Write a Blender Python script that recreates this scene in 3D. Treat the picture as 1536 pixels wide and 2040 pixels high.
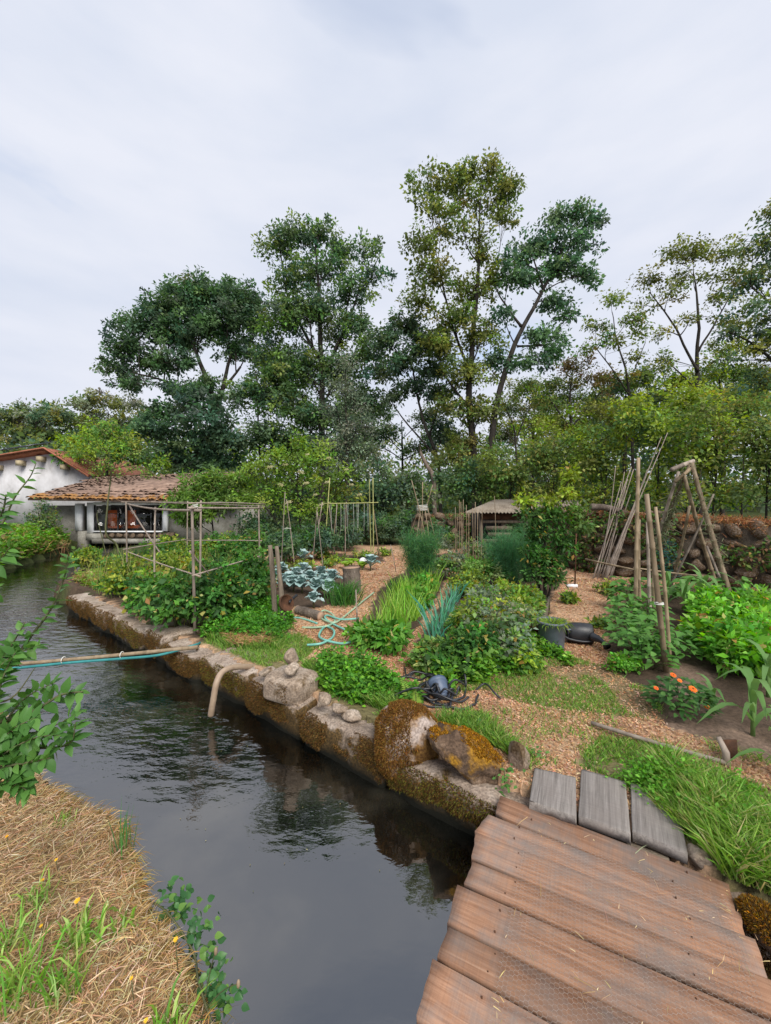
import bpy, math, random
import numpy as np
from mathutils import Matrix, Vector
R = math.radians
rng = np.random.default_rng(7)
random.seed(7)
for o in list(bpy.data.objects): bpy.data.objects.remove(o)
sc = bpy.context.scene
C = sc.collection
# ------------------------------------------------------------------ camera
CH, F, HZ = 1.6, 800.0, 1000.0            # eye height over the deck, focal length and horizon in photo pixels
cam_d = bpy.data.cameras.new('camera'); cam = bpy.data.objects.new('camera', cam_d); C.objects.link(cam)
cam.location = (0, 0, CH); cam.rotation_euler = (R(90), 0, 0)
cam_d.sensor_fit = 'VERTICAL'; cam_d.sensor_height = 36; cam_d.sensor_width = 36*771/1024
cam_d.lens = 36*F/2040; cam_d.shift_y = -20/2040; cam_d.clip_start = 0.05; cam_d.clip_end = 3000
sc.camera = cam
# ------------------------------------------------------------------ sky and sun
SUN_EL, SUN_AZ = 46, 158                  # azimuth clockwise from +Y
world = bpy.data.worlds.new('World'); sc.world = world; world.use_nodes = True
wn, wl = world.node_tree.nodes, world.node_tree.links
bg = wn['Background']; bg.inputs['Strength'].default_value = 0.05
sky = wn.new('ShaderNodeTexSky'); sky.sky_type = 'NISHITA'; sky.sun_disc = False
sky.sun_elevation = R(SUN_EL); sky.sun_rotation = R(SUN_AZ); sky.air_density = 1.0; sky.dust_density = 1.5
tc = wn.new('ShaderNodeTexCoord'); mp = wn.new('ShaderNodeMapping'); mp.inputs['Scale'].default_value = (1.0, 1.0, 3.2)
mp.inputs['Location'].default_value = (4.2, 2.5, 0.4)
nz = wn.new('ShaderNodeTexNoise'); nz.inputs['Scale'].default_value = 1.3; nz.inputs['Detail'].default_value = 5; nz.inputs['Roughness'].default_value = .5
nz.inputs['Distortion'].default_value = .4
cr = wn.new('ShaderNodeValToRGB'); cr.color_ramp.elements[0].position = .24; cr.color_ramp.elements[0].color = (.25,.25,.25,1)
cr.color_ramp.elements[1].position = .42; cr.color_ramp.elements[1].color = (1, 1, 1, 1)
nz2 = wn.new('ShaderNodeTexNoise'); nz2.inputs['Scale'].default_value = 2.6; nz2.inputs['Detail'].default_value = 6
cc = wn.new('ShaderNodeValToRGB'); cc.color_ramp.elements[0].position = .35; cc.color_ramp.elements[0].color = (5.15, 5.55, 6.5, 1)
cc.color_ramp.elements[1].position = .65; cc.color_ramp.elements[1].color = (6.05, 6.25, 6.95, 1)
mx = wn.new('ShaderNodeMix'); mx.data_type = 'RGBA'
wl.new(tc.outputs['Generated'], mp.inputs['Vector']); wl.new(mp.outputs[0], nz.inputs['Vector']); wl.new(mp.outputs[0], nz2.inputs['Vector'])
wl.new(nz.outputs['Fac'], cr.inputs['Fac']); wl.new(nz2.outputs['Fac'], cc.inputs['Fac'])
wl.new(cr.outputs['Color'], mx.inputs['Factor']); vm = wn.new('ShaderNodeVectorMath'); vm.operation = 'SCALE'; vm.inputs['Scale'].default_value = 1.9; wl.new(sky.outputs[0], vm.inputs[0]); wl.new(vm.outputs[0], mx.inputs['A']); wl.new(cc.outputs['Color'], mx.inputs['B'])
wl.new(mx.outputs['Result'], bg.inputs['Color'])
sd = bpy.data.lights.new('sun', 'SUN'); sd.energy = 1.5; sd.angle = R(32); sd.color = (1, .95, .87)
sun = bpy.data.objects.new('sun', sd); C.objects.link(sun)
sv = Vector((math.sin(R(SUN_AZ))*math.cos(R(SUN_EL)), math.cos(R(SUN_AZ))*math.cos(R(SUN_EL)), math.sin(R(SUN_EL))))
sun.rotation_euler = sv.to_track_quat('Z', 'Y').to_euler(); sun.location = (0, -5, 30)
vs = sc.view_settings; vs.view_transform = 'Standard'; vs.look = 'None'; vs.exposure = 1.45; vs.gamma = 1
sc.render.engine = 'CYCLES'
# ------------------------------------------------------------------ projection helpers (photo pixel -> place)
def P(px, py, z=0.0):                     # point of the photo that lies at height z
    Y = (CH - z)*F/(py - HZ); return np.array([(px - 768)/F*Y, Y, z])
def W(px, py, Y):                         # point of the photo at distance Y
    return np.array([(px - 768)/F*Y, Y, CH + (HZ - py)/F*Y])
def PL(pts, z=0.0): return np.array([P(a, b, z)[:2] for a, b in pts])
# ------------------------------------------------------------------ noise
def _h(i, j, k, s):
    n = (i*374761393 + j*668265263 + k*2147483647 + s*1274126177) & 0xffffffff
    n = ((n ^ (n >> 13))*1274126177) & 0xffffffff
    n = ((n ^ (n >> 16))*2246822519) & 0xffffffff
    return ((n ^ (n >> 15)) & 0xffff)/65535.0
def vnoise(p, s=0):
    p = np.asarray(p, float); i = np.floor(p).astype(np.int64); f = p - i; u = f*f*(3 - 2*f); r = 0
    for a in (0, 1):
        for b in (0, 1):
            for c in (0, 1):
                w = (u[:,0] if a else 1-u[:,0])*(u[:,1] if b else 1-u[:,1])*(u[:,2] if c else 1-u[:,2])
                r = r + w*_h(i[:,0]+a, i[:,1]+b, i[:,2]+c, s)
    return r
def fbm(p, sc_=1, o=3, s=0):
    p = np.asarray(p, float)*sc_; r = 0; a = 1; t = 0
    for k in range(o): r = r + a*vnoise(p, s+k*17); t += a; a *= .5; p = p*2.03
    return r/t*2 - 1                      # about -1..1
def fbm2(x, y, sc_=1, o=3, s=0): return fbm(np.stack([x, y, np.zeros_like(x)], 1), sc_, o, s)
# ------------------------------------------------------------------ materials
def newmat(name):
    m = bpy.data.materials.new(name); m.use_nodes = True
    return m, m.node_tree.nodes, m.node_tree.links, m.node_tree.nodes['Principled BSDF']
def ramp(nt, stops):
    r = nt.new('ShaderNodeValToRGB'); e = r.color_ramp.elements
    while len(e) < len(stops): e.new(.5)
    for q, (p, c) in zip(e, stops): q.position = p; q.color = (*c, 1)
    return r
def pmat(name, stops, scale=6, rough=.85, bump=.3, stretch=(1,1,1), detail=8, bscale=None, dist=.02, metal=0, spec=.3, rnd=0, coords='Object'):
    m, n, l, b = newmat(name)
    t = n.new('ShaderNodeTexCoord'); mp = n.new('ShaderNodeMapping'); mp.inputs['Scale'].default_value = stretch
    l.new(t.outputs[coords], mp.inputs['Vector']); vec = mp.outputs[0]
    if rnd:
        oi = n.new('ShaderNodeObjectInfo'); ad = n.new('ShaderNodeVectorMath'); ad.operation = 'ADD'
        cx = n.new('ShaderNodeMath'); cx.operation = 'MULTIPLY'; cx.inputs[1].default_value = 37.0
        l.new(oi.outputs['Random'], cx.inputs[0]); l.new(vec, ad.inputs[0]); l.new(cx.outputs[0], ad.inputs[1]); vec = ad.outputs[0]
    nz = n.new('ShaderNodeTexNoise'); nz.inputs['Scale'].default_value = scale; nz.inputs['Detail'].default_value = detail; nz.inputs['Roughness'].default_value = .65
    l.new(vec, nz.inputs['Vector']); r = ramp(n, stops); l.new(nz.outputs['Fac'], r.inputs['Fac'])
    col = r.outputs[0]
    if rnd:
        hs = n.new('ShaderNodeHueSaturation'); mr = n.new('ShaderNodeMapRange'); mr.inputs[3].default_value = 1-rnd; mr.inputs[4].default_value = 1+rnd
        l.new(oi.outputs['Random'], mr.inputs[0]); l.new(mr.outputs[0], hs.inputs['Value']); l.new(col, hs.inputs['Color']); col = hs.outputs[0]
    l.new(col, b.inputs['Base Color']); b.inputs['Roughness'].default_value = rough; b.inputs['Metallic'].default_value = metal
    b.inputs['Specular IOR Level'].default_value = spec
    if bump:
        n2 = n.new('ShaderNodeTexNoise'); n2.inputs['Scale'].default_value = bscale or scale*4; n2.inputs['Detail'].default_value = 8; n2.inputs['Roughness'].default_value = .7
        l.new(vec, n2.inputs['Vector']); bp = n.new('ShaderNodeBump'); bp.inputs['Strength'].default_value = bump; bp.inputs['Distance'].default_value = dist
        l.new(n2.outputs['Fac'], bp.inputs['Height']); l.new(bp.outputs[0], b.inputs['Normal'])
    return m
def leafmat(name, cols=None, trans=.42, rough=.6, val=1.0):
    """leaf: colour from the mesh's own 'col' attribute, or a random pick per object between two colours"""
    m, n, l, b = newmat(name)
    if cols is None:
        a = n.new('ShaderNodeAttribute'); a.attribute_name = 'col'; h0 = n.new('ShaderNodeHueSaturation'); h0.inputs['Value'].default_value = val; h0.inputs['Saturation'].default_value = 1.06; l.new(a.outputs['Color'], h0.inputs['Color']); col = h0.outputs[0]
    else:
        oi = n.new('ShaderNodeObjectInfo'); r = ramp(n, [(i/(len(cols)-1), c) for i, c in enumerate(cols)])
        l.new(oi.outputs['Random'], r.inputs['Fac']); col = r.outputs[0]
    b.inputs['Roughness'].default_value = rough; b.inputs['Specular IOR Level'].default_value = .25
    l.new(col, b.inputs['Base Color'])
    t = n.new('ShaderNodeBsdfTranslucent'); hs = n.new('ShaderNodeHueSaturation'); hs.inputs['Saturation'].default_value = 1.15; hs.inputs['Value'].default_value = 1.3
    hs.inputs['Hue'].default_value = .487
    l.new(col, hs.inputs['Color']); l.new(hs.outputs[0], t.inputs['Color'])
    mxs = n.new('ShaderNodeMixShader'); mxs.inputs[0].default_value = trans
    l.new(b.outputs[0], mxs.inputs[1]); l.new(t.outputs[0], mxs.inputs[2]); l.new(mxs.outputs[0], n['Material Output'].inputs['Surface'])
    return m
M = {}
M['leaf'] = leafmat('foliage', val=1.48)
M['straw'] = leafmat('dry_straw', trans=.2, rough=.7)
M['bark'] = pmat('bark', [(.3,(.014,.012,.010)),(.55,(.038,.032,.027)),(.75,(.085,.075,.064))], 5, .95, .8, (1,1,.25), dist=.05)
M['palebark'] = pmat('pale_bark', [(.3,(.07,.052,.04)),(.55,(.19,.15,.12)),(.8,(.33,.28,.235))], 9, .9, 1.0, (1,1,.3), dist=.05)
M['twig'] = pmat('twig', [(.3,(.05,.06,.025)),(.7,(.13,.13,.06))], 8, .8, .2)
M['bamboo'] = pmat('bamboo', [(.3,(.13,.095,.058)),(.5,(.235,.175,.11)),(.75,(.34,.27,.19))], 5, .6, .15, (3,3,.6), rnd=.25)
M['oldbamboo'] = pmat('weathered_bamboo', [(.3,(.15,.12,.098)),(.5,(.265,.215,.175)),(.75,(.38,.32,.27))], 6, .7, .2, (3,3,.6), rnd=.22)
M['greenbamboo'] = pmat('green_bamboo', [(.3,(.20,.21,.07)),(.6,(.36,.36,.14)),(.8,(.5,.46,.24))], 5, .6, .15, (3,3,.6), rnd=.2)
M['string'] = pmat('string', [(.3,(.55,.55,.5)),(.7,(.75,.75,.7))], 30, .8, 0)
M['steel'] = pmat('galvanised_wire', [(.3,(.16,.13,.11)),(.7,(.36,.31,.27))], 30, .6, 0, metal=.3)
M['oldwood'] = pmat('old_wood', [(.25,(.07,.055,.04)),(.5,(.17,.135,.10)),(.8,(.30,.25,.20))], 4, .9, .6, (5,5,.5), rnd=.2)
M['black'] = pmat('black_plastic', [(.3,(.012,.013,.016)),(.7,(.03,.032,.038))], 12, .42, .1, spec=.5)
M['greyplastic'] = pmat('grey_plastic', [(.3,(.075,.09,.115)),(.7,(.125,.145,.18))], 9, .5, .08, spec=.4)
M['bluegrey'] = pmat('blue_grey_plastic', [(.3,(.06,.085,.14)),(.7,(.095,.13,.195))], 9, .45, .05, spec=.4)
M['hose'] = pmat('green_hose', [(.3,(.10,.33,.27)),(.7,(.22,.5,.42))], 9, .4, .05, spec=.4)
M['palehose'] = pmat('faded_green_hose', [(.3,(.22,.36,.24)),(.7,(.36,.48,.33))], 9, .45, .05, spec=.4)
M['teal'] = pmat('teal_hose', [(.3,(.02,.16,.17)),(.7,(.05,.27,.27))], 9, .4, .05, spec=.4)
M['pipe'] = pmat('brown_pipe', [(.3,(.27,.19,.13)),(.7,(.42,.32,.23))], 9, .5, .1, spec=.4)
M['blue'] = pmat('blue_plastic', [(.3,(.05,.27,.6)),(.7,(.12,.42,.75))], 9, .45, .3, spec=.4)
M['white'] = pmat('white_paint', [(.3,(.62,.63,.65)),(.6,(.80,.81,.83))], 3, .7, 0)
M['rust'] = pmat('rust', [(.3,(.04,.02,.012)),(.6,(.11,.05,.026)),(.8,(.17,.085,.05))], 10, .9, .4)
M['orange'] = pmat('orange_fabric', [(.3,(.55,.10,.025)),(.7,(.72,.17,.04))], 6, .8, .1)
M['petal'] = leafmat('orange_petal', [(.85,.16,.03),(.95,.30,.04)], .25)
M['yellow'] = leafmat('yellow_petal', [(.85,.45,.02),(.95,.60,.05)], .25)
# ------------------------------------------------------------------ mesh helpers
class MB:
    """collects geometry for ONE mesh"""
    def __init__(s): s.v = []; s.n = 0; s.li = []; s.lt = []; s.c = []
    def add(s, v, f, col=None):
        v = np.asarray(v, float).reshape(-1, 3); s.v.append(v)
        if isinstance(f, np.ndarray):
            s.li.append((f + s.n).ravel()); s.lt.append(np.full(len(f), f.shape[1]))
        else:
            for q in f: s.li.append(np.asarray(q) + s.n); s.lt.append(np.array([len(q)]))
        if col is not None:
            col = np.asarray(col, float); s.c.append(np.broadcast_to(col, (len(v), 3)) if col.ndim == 1 else col)
        s.n += len(v); return s
    def box(s, x0, x1, y0, y1, z0, z1):
        v = [(x, y, z) for x in (x0, x1) for y in (y0, y1) for z in (z0, z1)]
        return s.add(v, np.array([[0,1,3,2],[4,6,7,5],[0,4,5,1],[2,3,7,6],[0,2,6,4],[1,5,7,3]]))
    def prism(s, prof, a, b):             # profile of 3-d points, swept from offset a to offset b
        p = np.asarray(prof, float); k = len(p)
        f = [[i, (i+1) % k, (i+1) % k + k, i + k] for i in range(k)] + [list(range(k))[::-1], list(range(k, 2*k))]
        return s.add(np.vstack([p + np.asarray(a), p + np.asarray(b)]), f)
    def tube(s, pts, r, sides=6, cap=True, col=None):
        p = np.asarray(pts, float); k = len(p); r = np.broadcast_to(np.asarray(r, float), (k,))
        t = np.gradient(p, axis=0); t /= np.linalg.norm(t, axis=1)[:, None] + 1e-9
        ref = np.array([0, 0, 1.]) if abs(t[:, 2]).mean() < .8 else np.array([1., 0, 0])
        a = np.cross(t, ref); a /= np.linalg.norm(a, axis=1)[:, None] + 1e-9; b = np.cross(t, a)
        th = np.arange(sides)/sides*2*math.pi
        v = p[:, None] + r[:, None, None]*(np.cos(th)[None, :, None]*a[:, None] + np.sin(th)[None, :, None]*b[:, None])
        i = np.arange(k-1)[:, None]*sides; j = np.arange(sides)[None]; jn = (j+1) % sides
        f = np.stack([i+j, i+jn, i+sides+jn, i+sides+j], -1).reshape(-1, 4)
        n0 = s.n; s.add(v.reshape(-1, 3), f, col)
        if cap:
            s.li.append(np.arange(sides)[::-1] + n0); s.lt.append(np.array([sides]))
            s.li.append(np.arange(sides) + n0 + (k-1)*sides); s.lt.append(np.array([sides]))
        return s
    def lathe(s, prof, c, sides=20):
        k = len(prof); th = np.arange(sides)/sides*2*math.pi; pr = np.array(prof, float)
        v = np.stack([pr[:, 0][:, None]*np.cos(th), pr[:, 0][:, None]*np.sin(th), np.repeat(pr[:, 1][:, None], sides, 1)], -1) + np.asarray(c)
        i = np.arange(k-1)[:, None]*sides; j = np.arange(sides)[None]; jn = (j+1) % sides
        return s.add(v.reshape(-1, 3), np.stack([i+j, i+jn, i+sides+jn, i+sides+j], -1).reshape(-1, 4))
    def leaves(s, pos, d, nrm, L, Wd, col, fold=.12):
        """one four-cornered leaf per row: base, two shoulders, tip"""
        d = d/(np.linalg.norm(d, axis=1)[:, None]+1e-9); side = np.cross(d, nrm); side /= np.linalg.norm(side, axis=1)[:, None]+1e-9
        up = np.cross(side, d); L = np.broadcast_to(L, (len(pos),))[:, None]; Wd = np.broadcast_to(Wd, (len(pos),))[:, None]
        m = pos + d*L*.45 + up*L*fold
        v = np.stack([pos, m + side*Wd*.5, pos + d*L, m - side*Wd*.5], 1)
        f = np.arange(len(pos))[:, None]*4 + np.arange(4)[None]
        return s.add(v.reshape(-1, 3), f, np.repeat(col, 4, 0))
    def blades(s, pos, tip, w, col, sag=.0, tipcol=None):
        """grass blade per row, from pos to tip, bowed upwards by sag"""
        d = tip - pos; h = np.linalg.norm(d, axis=1)[:, None] + 1e-9; a = rng.normal(size=pos.shape); side = np.cross(d, a); side /= np.linalg.norm(side, axis=1)[:, None]+1e-9
        w = np.broadcast_to(w, (len(pos),))[:, None]; mid = pos + d*.55 + np.array([0, 0, 1.])*h*np.broadcast_to(sag, (len(pos),))[:, None]
        v = np.stack([pos - side*w*.5, pos + side*w*.5, mid + side*w*.42, mid - side*w*.42, tip], 1); n = len(pos); n0 = s.n
        b = np.arange(n)[:, None]*5
        s.add(v.reshape(-1, 3), b + np.array([[0, 1, 2, 3]]), np.repeat(col, 5, 0))
        f = b + np.array([[3, 2, 4]]); s.li.append((f + n0).ravel()); s.lt.append(np.full(n, 3)); return s
    def mesh(s, name, mat, org, smooth=False):
        v = np.vstack(s.v) - org; li = np.concatenate(s.li).astype(np.int32); lt = np.concatenate(s.lt).astype(np.int32)
        me = bpy.data.meshes.new(name); me.vertices.add(len(v)); me.vertices.foreach_set('co', v.astype(np.float32).ravel())
        me.loops.add(len(li)); me.loops.foreach_set('vertex_index', li); me.polygons.add(len(lt))
        me.polygons.foreach_set('loop_start', np.concatenate([[0], np.cumsum(lt)[:-1]]).astype(np.int32))
        if s.c:
            a = me.attributes.new('col', 'FLOAT_COLOR', 'POINT'); cv = np.vstack(s.c)
            a.data.foreach_set('color', np.hstack([np.clip(cv, 0, 1), np.ones((len(cv), 1))]).astype(np.float32).ravel())
        me.update(calc_edges=True); me.materials.append(mat)
        if smooth: me.polygons.foreach_set('use_smooth', np.ones(len(lt), bool))
        return me
    def build(s, name, mat, parent=None, smooth=False, origin=None):
        """link as ONE mesh object; origin at the parent's, or at the foot of the thing"""
        allv = np.vstack(s.v)
        if parent is not None: org = np.array(parent.get('_o', parent.location)) if False else ORG[parent.name]
        elif origin is not None: org = np.asarray(origin, float)
        else:
            lo, hi = allv.min(0), allv.max(0); org = np.array([(lo[0]+hi[0])/2, (lo[1]+hi[1])/2, lo[2]])
        o = bpy.data.objects.new(name, s.mesh(name, mat, org, smooth)); C.objects.link(o); ORG[o.name] = org
        if parent is not None: o.parent = parent
        else: o.location = org
        return o
ORG = {}
def tag(o, label=None, cat=None, group=None, kind=None):
    if label: o['label'] = label
    if cat: o['category'] = cat
    if group: o['group'] = group
    if kind: o['kind'] = kind
    return o
def thing(name, label, cat, loc, group=None):
    o = bpy.data.objects.new(name, None); C.objects.link(o); o.location = loc; o.empty_display_size = .1
    ORG[o.name] = np.array(loc, float); return tag(o, label, cat, group)
def link_part(name, me, parent, pos, x, z, s):
    """a part that shares its mesh: local X along x, local Z near z, scaled by s, at the world point pos"""
    x = Vector(x).normalized(); y = Vector(z).cross(x).normalized(); zz = x.cross(y)
    o = bpy.data.objects.new(name, me); C.objects.link(o); o.parent = parent
    s = (s, s, s) if np.isscalar(s) else s
    m = Matrix((x*s[0], y*s[1], zz*s[2])).transposed().to_4x4(); m.translation = Vector(np.asarray(pos, float) - ORG[parent.name]); o.matrix_basis = m
    return o
def copy_tree(o, loc, rz, sc_=1.0, label=None):
    c = o.copy(); C.objects.link(c); c.location = loc; c.rotation_euler = (0, 0, rz); c.scale = (sc_,)*3
    if label: c['label'] = label
    for ch in o.children:
        k = ch.copy(); C.objects.link(k); k.parent = c
    return c
def bez(a, b, c, k=8):
    t = np.linspace(0, 1, k)[:, None]; return (1-t)**2*np.asarray(a) + 2*t*(1-t)*np.asarray(b) + t*t*np.asarray(c)
def cubes(cols, n, jit=.25):
    """n colours picked from a list, with a little spread"""
    c = np.array(cols)[rng.integers(0, len(cols), n)]; return np.clip(c*(1 + rng.normal(0, jit, (n, 1)))*(1 + rng.normal(0, .08, (n, 3))), .004, .95)
def smooth_path(pts, k=60):
    p = np.asarray(pts, float); n = len(p); t = np.linspace(0, n-1.0001, k); i = t.astype(int); f = (t-i)[:, None]
    g = lambda j: p[np.clip(j, 0, n-1)]
    a, b, c, d = g(i-1), g(i), g(i+1), g(i+2)
    return .5*((2*b) + (c-a)*f + (2*a-5*b+4*c-d)*f**2 + (3*b-a-3*c+d)*f**3)
def in_poly(x, y, poly):
    r = np.zeros(x.shape, bool); n = len(poly)
    for i in range(n):
        (x1, y1), (x2, y2) = poly[i], poly[(i+1) % n]
        if y1 == y2: continue
        r ^= ((y1 > y) != (y2 > y)) & (x < (x2-x1)*(y-y1)/(y2-y1) + x1)
    return r
def dist_line(x, y, pl):
    r = np.full(x.shape, 1e9)
    for (x1, y1), (x2, y2) in zip(pl[:-1], pl[1:]):
        dx, dy = x2-x1, y2-y1; t = np.clip(((x-x1)*dx+(y-y1)*dy)/(dx*dx+dy*dy), 0, 1)
        r = np.minimum(r, np.hypot(x-x1-t*dx, y-y1-t*dy))
    return r
def sample(poly, n):
    poly = np.asarray(poly); lo, hi = poly.min(0), poly.max(0); out = np.zeros((0, 2))
    while len(out) < n:
        q = lo + rng.random((n*2, 2))*(hi-lo); out = np.vstack([out, q[in_poly(q[:, 0], q[:, 1], poly)]])
    return out[:n]
# ------------------------------------------------------------------ the lie of the land
WZ = -0.28
LB = np.array([(1.7,-.35),(.6,.42),(-.05,.93),(-.42,1.2),(-.60,1.36),(-.74,1.55),(-.98,1.70),(-1.2,1.96),(-1.5,2.22),(-1.75,2.30),(-2.05,2.47),(-3,3.2),(-6,5.5),(-9.6,8.6),(-10.3,10.7),(-11.4,13.7),(-12.9,16.7),(-14,24),(-14,60)])
RB = np.array([(6,-2.05),(3,.30),(.62,2.13),(-5.5,6.9),(-6.5,7.9),(-8.2,11.5),(-9.2,13.6),(-9.4,24),(-9.4,60)])
CANAL = np.vstack([RB, LB[::-1]])
def land(x, y):
    x = np.asarray(x, float); y = np.asarray(y, float)
    ins = in_poly(x, y, CANAL); dl = dist_line(x, y, LB); dr = dist_line(x, y, RB); left = (dl < dr)
    n1 = fbm2(x, y, 1.3, 3, 3)*.04 + fbm2(x, y, 7, 2, 9)*.012
    zr = .015 + n1*np.clip(dr*1.5-.3, .15, 1)
    zl = -.14 + .16*np.clip(dl/.7, 0, 1) + .10*np.clip((dl-.6)/2, 0, 1) + n1*1.3
    z = np.where(left, zl, zr)
    far = np.clip((np.hypot(x, y) - 22)/40, 0, 1); z = z + far*1.0 + np.clip((y-50)/60, 0, 3)*4
    d = np.minimum(dl, dr); bed = np.where(left, -.14 - np.clip(d/.10, 0, 1)*.75, -.2 - np.clip((d+.2)/.1, 0, 1)*.7)
    z = np.where(ins, bed, z)
    wall = (~ins) & (~left) & (dr < .16) & (y < 7.4); return np.where(wall, -.9, z)
GARDEN = PL([(1900,1160),(1536,1168),(1200,1140),(1040,1100),(820,1082),(560,1095),(250,1110),(130,1165),(1010,1600),(1900,2200)])
BEDS = [PL(p) for p in (
    [(130,1165),(1,1165),(220,1115),(440,1100),(520,1130),(560,1200),(545,1240),(400,1285)],
    [(540,1140),(600,1125),(690,1150),(680,1200),(640,1215),(560,1215)],
    [(712,1285),(800,1290),(880,1180),(905,1110),(850,1105),(790,1150),(750,1180)],
    [(640,1104),(760,1108),(770,1120),(640,1118)],
    [(812,1310),(900,1370),(1070,1330),(1085,1260),(1100,1195),(1130,1140),(960,1110),(930,1150),(880,1200)],
    [(1205,1260),(1210,1335),(1290,1380),(1320,1450),(1400,1475),(1536,1535),(2000,1500),(1900,1200),(1536,1180),(1250,1165)])]
GRASS = [(PL(p), w) for p, w in (
    ([(400,1285),(480,1230),(560,1225),(590,1260),(640,1290),(590,1330),(690,1345),(800,1385),(830,1420),(740,1465),(620,1360),(540,1340)], 1.0),
    ([(810,1335),(900,1380),(1000,1350),(1080,1300),(1190,1330),(1300,1385),(1330,1440),(1180,1420),(1000,1400),(960,1380),(900,1400),(850,1380)], .8),
    ([(980,1420),(1200,1400),(1250,1470),(1180,1500),(1080,1540),(1000,1500)], .25),
    ([(860,1440),(960,1440),(1060,1500),(1080,1540),(1060,1580),(990,1480)], .6),
    ([(1200,1470),(1300,1480),(1420,1540),(1560,1590),(1750,1700),(1900,2100),(1536,1840),(1430,1730),(1370,1680),(1240,1570),(1140,1525)], 1.3),
    ([(1390,1470),(1560,1530),(1560,1545),(1400,1500)], .5))]
# ---- ground sheet
def axis(lo, hi, a, n, c=0):
    s = np.linspace(np.arcsinh((lo-c)/a), np.arcsinh((hi-c)/a), n); return c + a*np.sinh(s)
gx = axis(-160, 160, 1.5, 350, -.3); gy = axis(-6, 420, 1.4, 365, 2.0)
X, Yg = np.meshgrid(gx, gy); x, y = X.ravel(), Yg.ravel(); z = land(x, y)
ny, nx = X.shape; i = (np.arange(ny-1)[:, None]*nx + np.arange(nx-1)[None]).ravel()
wob = fbm2(x, y, 5, 3, 21)*.07; wob2 = fbm2(x, y, 5, 3, 44)*.07
xw, yw = x+wob, y+wob2
def zone_cols(x, y, xw, yw):
    ins = in_poly(x, y, CANAL); left = dist_line(x, y, LB) < dist_line(x, y, RB)
    col = np.tile([.055, .07, .025], (len(x), 1)); n = fbm2(x, y, 2.5, 3, 5)[:, None]
    g = in_poly(xw, yw, GARDEN) & ~left; col[g] = (.44, .285, .18)
    for b in BEDS: col[in_poly(xw, yw, b) & ~left] = (.085, .06, .043)
    soil = in_poly(xw, yw, PL([(1340,1280),(1400,1300),(1440,1420),(1536,1500),(1700,1500),(1600,1560),(1400,1480),(1320,1450),(1330,1350)])); col[soil] = (.17, .12, .09)
    for q, w in GRASS:
        m = in_poly(xw, yw, q) & ~left; col[m] = col[m]*(1-min(w, 1)*.75) + np.array([.10, .12, .045])*min(w, 1)*.75
    l = left & (y < 8); col[l] = (.27, .19, .10)
    col[ins] = (.05, .045, .03)
    return col*(1+.35*n)
gm = MB(); gm.add(np.stack([x, y, z], 1), np.stack([i, i+1, i+nx+1, i+nx], 1), zone_cols(x, y, xw, yw))
m, n_, l_, b_ = newmat('ground_soil'); a_ = n_.new('ShaderNodeAttribute'); a_.attribute_name = 'col'
t_ = n_.new('ShaderNodeTexCoord'); q_ = n_.new('ShaderNodeTexNoise'); q_.inputs['Scale'].default_value = 38; q_.inputs['Detail'].default_value = 6; q_.inputs['Roughness'].default_value = .75
r_ = ramp(n_, [(.3,(.45,.45,.45)),(.5,(.95,.95,.95)),(.7,(1.45,1.4,1.35))]); k_ = n_.new('ShaderNodeMix'); k_.data_type = 'RGBA'; k_.blend_type = 'MULTIPLY'; k_.inputs['Factor'].default_value = 1
l_.new(t_.outputs['Object'], q_.inputs['Vector']); l_.new(q_.outputs['Fac'], r_.inputs['Fac']); l_.new(a_.outputs['Color'], k_.inputs['A']); l_.new(r_.outputs[0], k_.inputs['B'])
l_.new(k_.outputs['Result'], b_.inputs['Base Color']); b_.inputs['Roughness'].default_value = .95; b_.inputs['Specular IOR Level'].default_value = .1
bp_ = n_.new('ShaderNodeBump'); bp_.inputs['Strength'].default_value = .7; bp_.inputs['Distance'].default_value = .015; l_.new(q_.outputs['Fac'], bp_.inputs['Height']); l_.new(bp_.outputs[0], b_.inputs['Normal'])
tag(gm.build('ground', m, smooth=True, origin=(0, 0, 0)), 'garden soil, wood chip paths and banks reaching to the woods', 'ground', kind='structure')
# ---- canal water
wm = MB(); wp = np.vstack([RB, LB[::-1]]); cen = None
wv = [(-60,-8,WZ),(20,-8,WZ),(20,70,WZ),(-60,70,WZ)]; wm.add(wv, np.array([[0,1,2,3]]))
m, n, l, b = newmat('canal_water')
b.inputs['Roughness'].default_value = .025; b.inputs['IOR'].default_value = 2.5
t = n.new('ShaderNodeTexCoord')
mpw = n.new('ShaderNodeMapping'); mpw.inputs['Rotation'].default_value = (0, 0, R(38)); mpw.inputs['Scale'].default_value = (1, 2.0, 1); l.new(t.outputs['Object'], mpw.inputs['Vector'])
n1 = n.new('ShaderNodeTexNoise'); n1.inputs['Scale'].default_value = 4.5; n1.inputs['Detail'].default_value = 4; n1.inputs['Roughness'].default_value = .5; l.new(mpw.outputs[0], n1.inputs['Vector'])
n3 = n.new('ShaderNodeTexNoise'); n3.inputs['Scale'].default_value = 1.5; n3.inputs['Detail'].default_value = 5; l.new(t.outputs['Object'], n3.inputs['Vector'])
cr = ramp(n, [(.40,(.0015,.002,.002)),(.52,(.007,.007,.0055)),(.66,(.034,.031,.023))]); l.new(n3.outputs['Fac'], cr.inputs['Fac']); l.new(cr.outputs[0], b.inputs['Base Color'])
sx = n.new('ShaderNodeSeparateXYZ'); l.new(t.outputs['Object'], sx.inputs[0])
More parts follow.
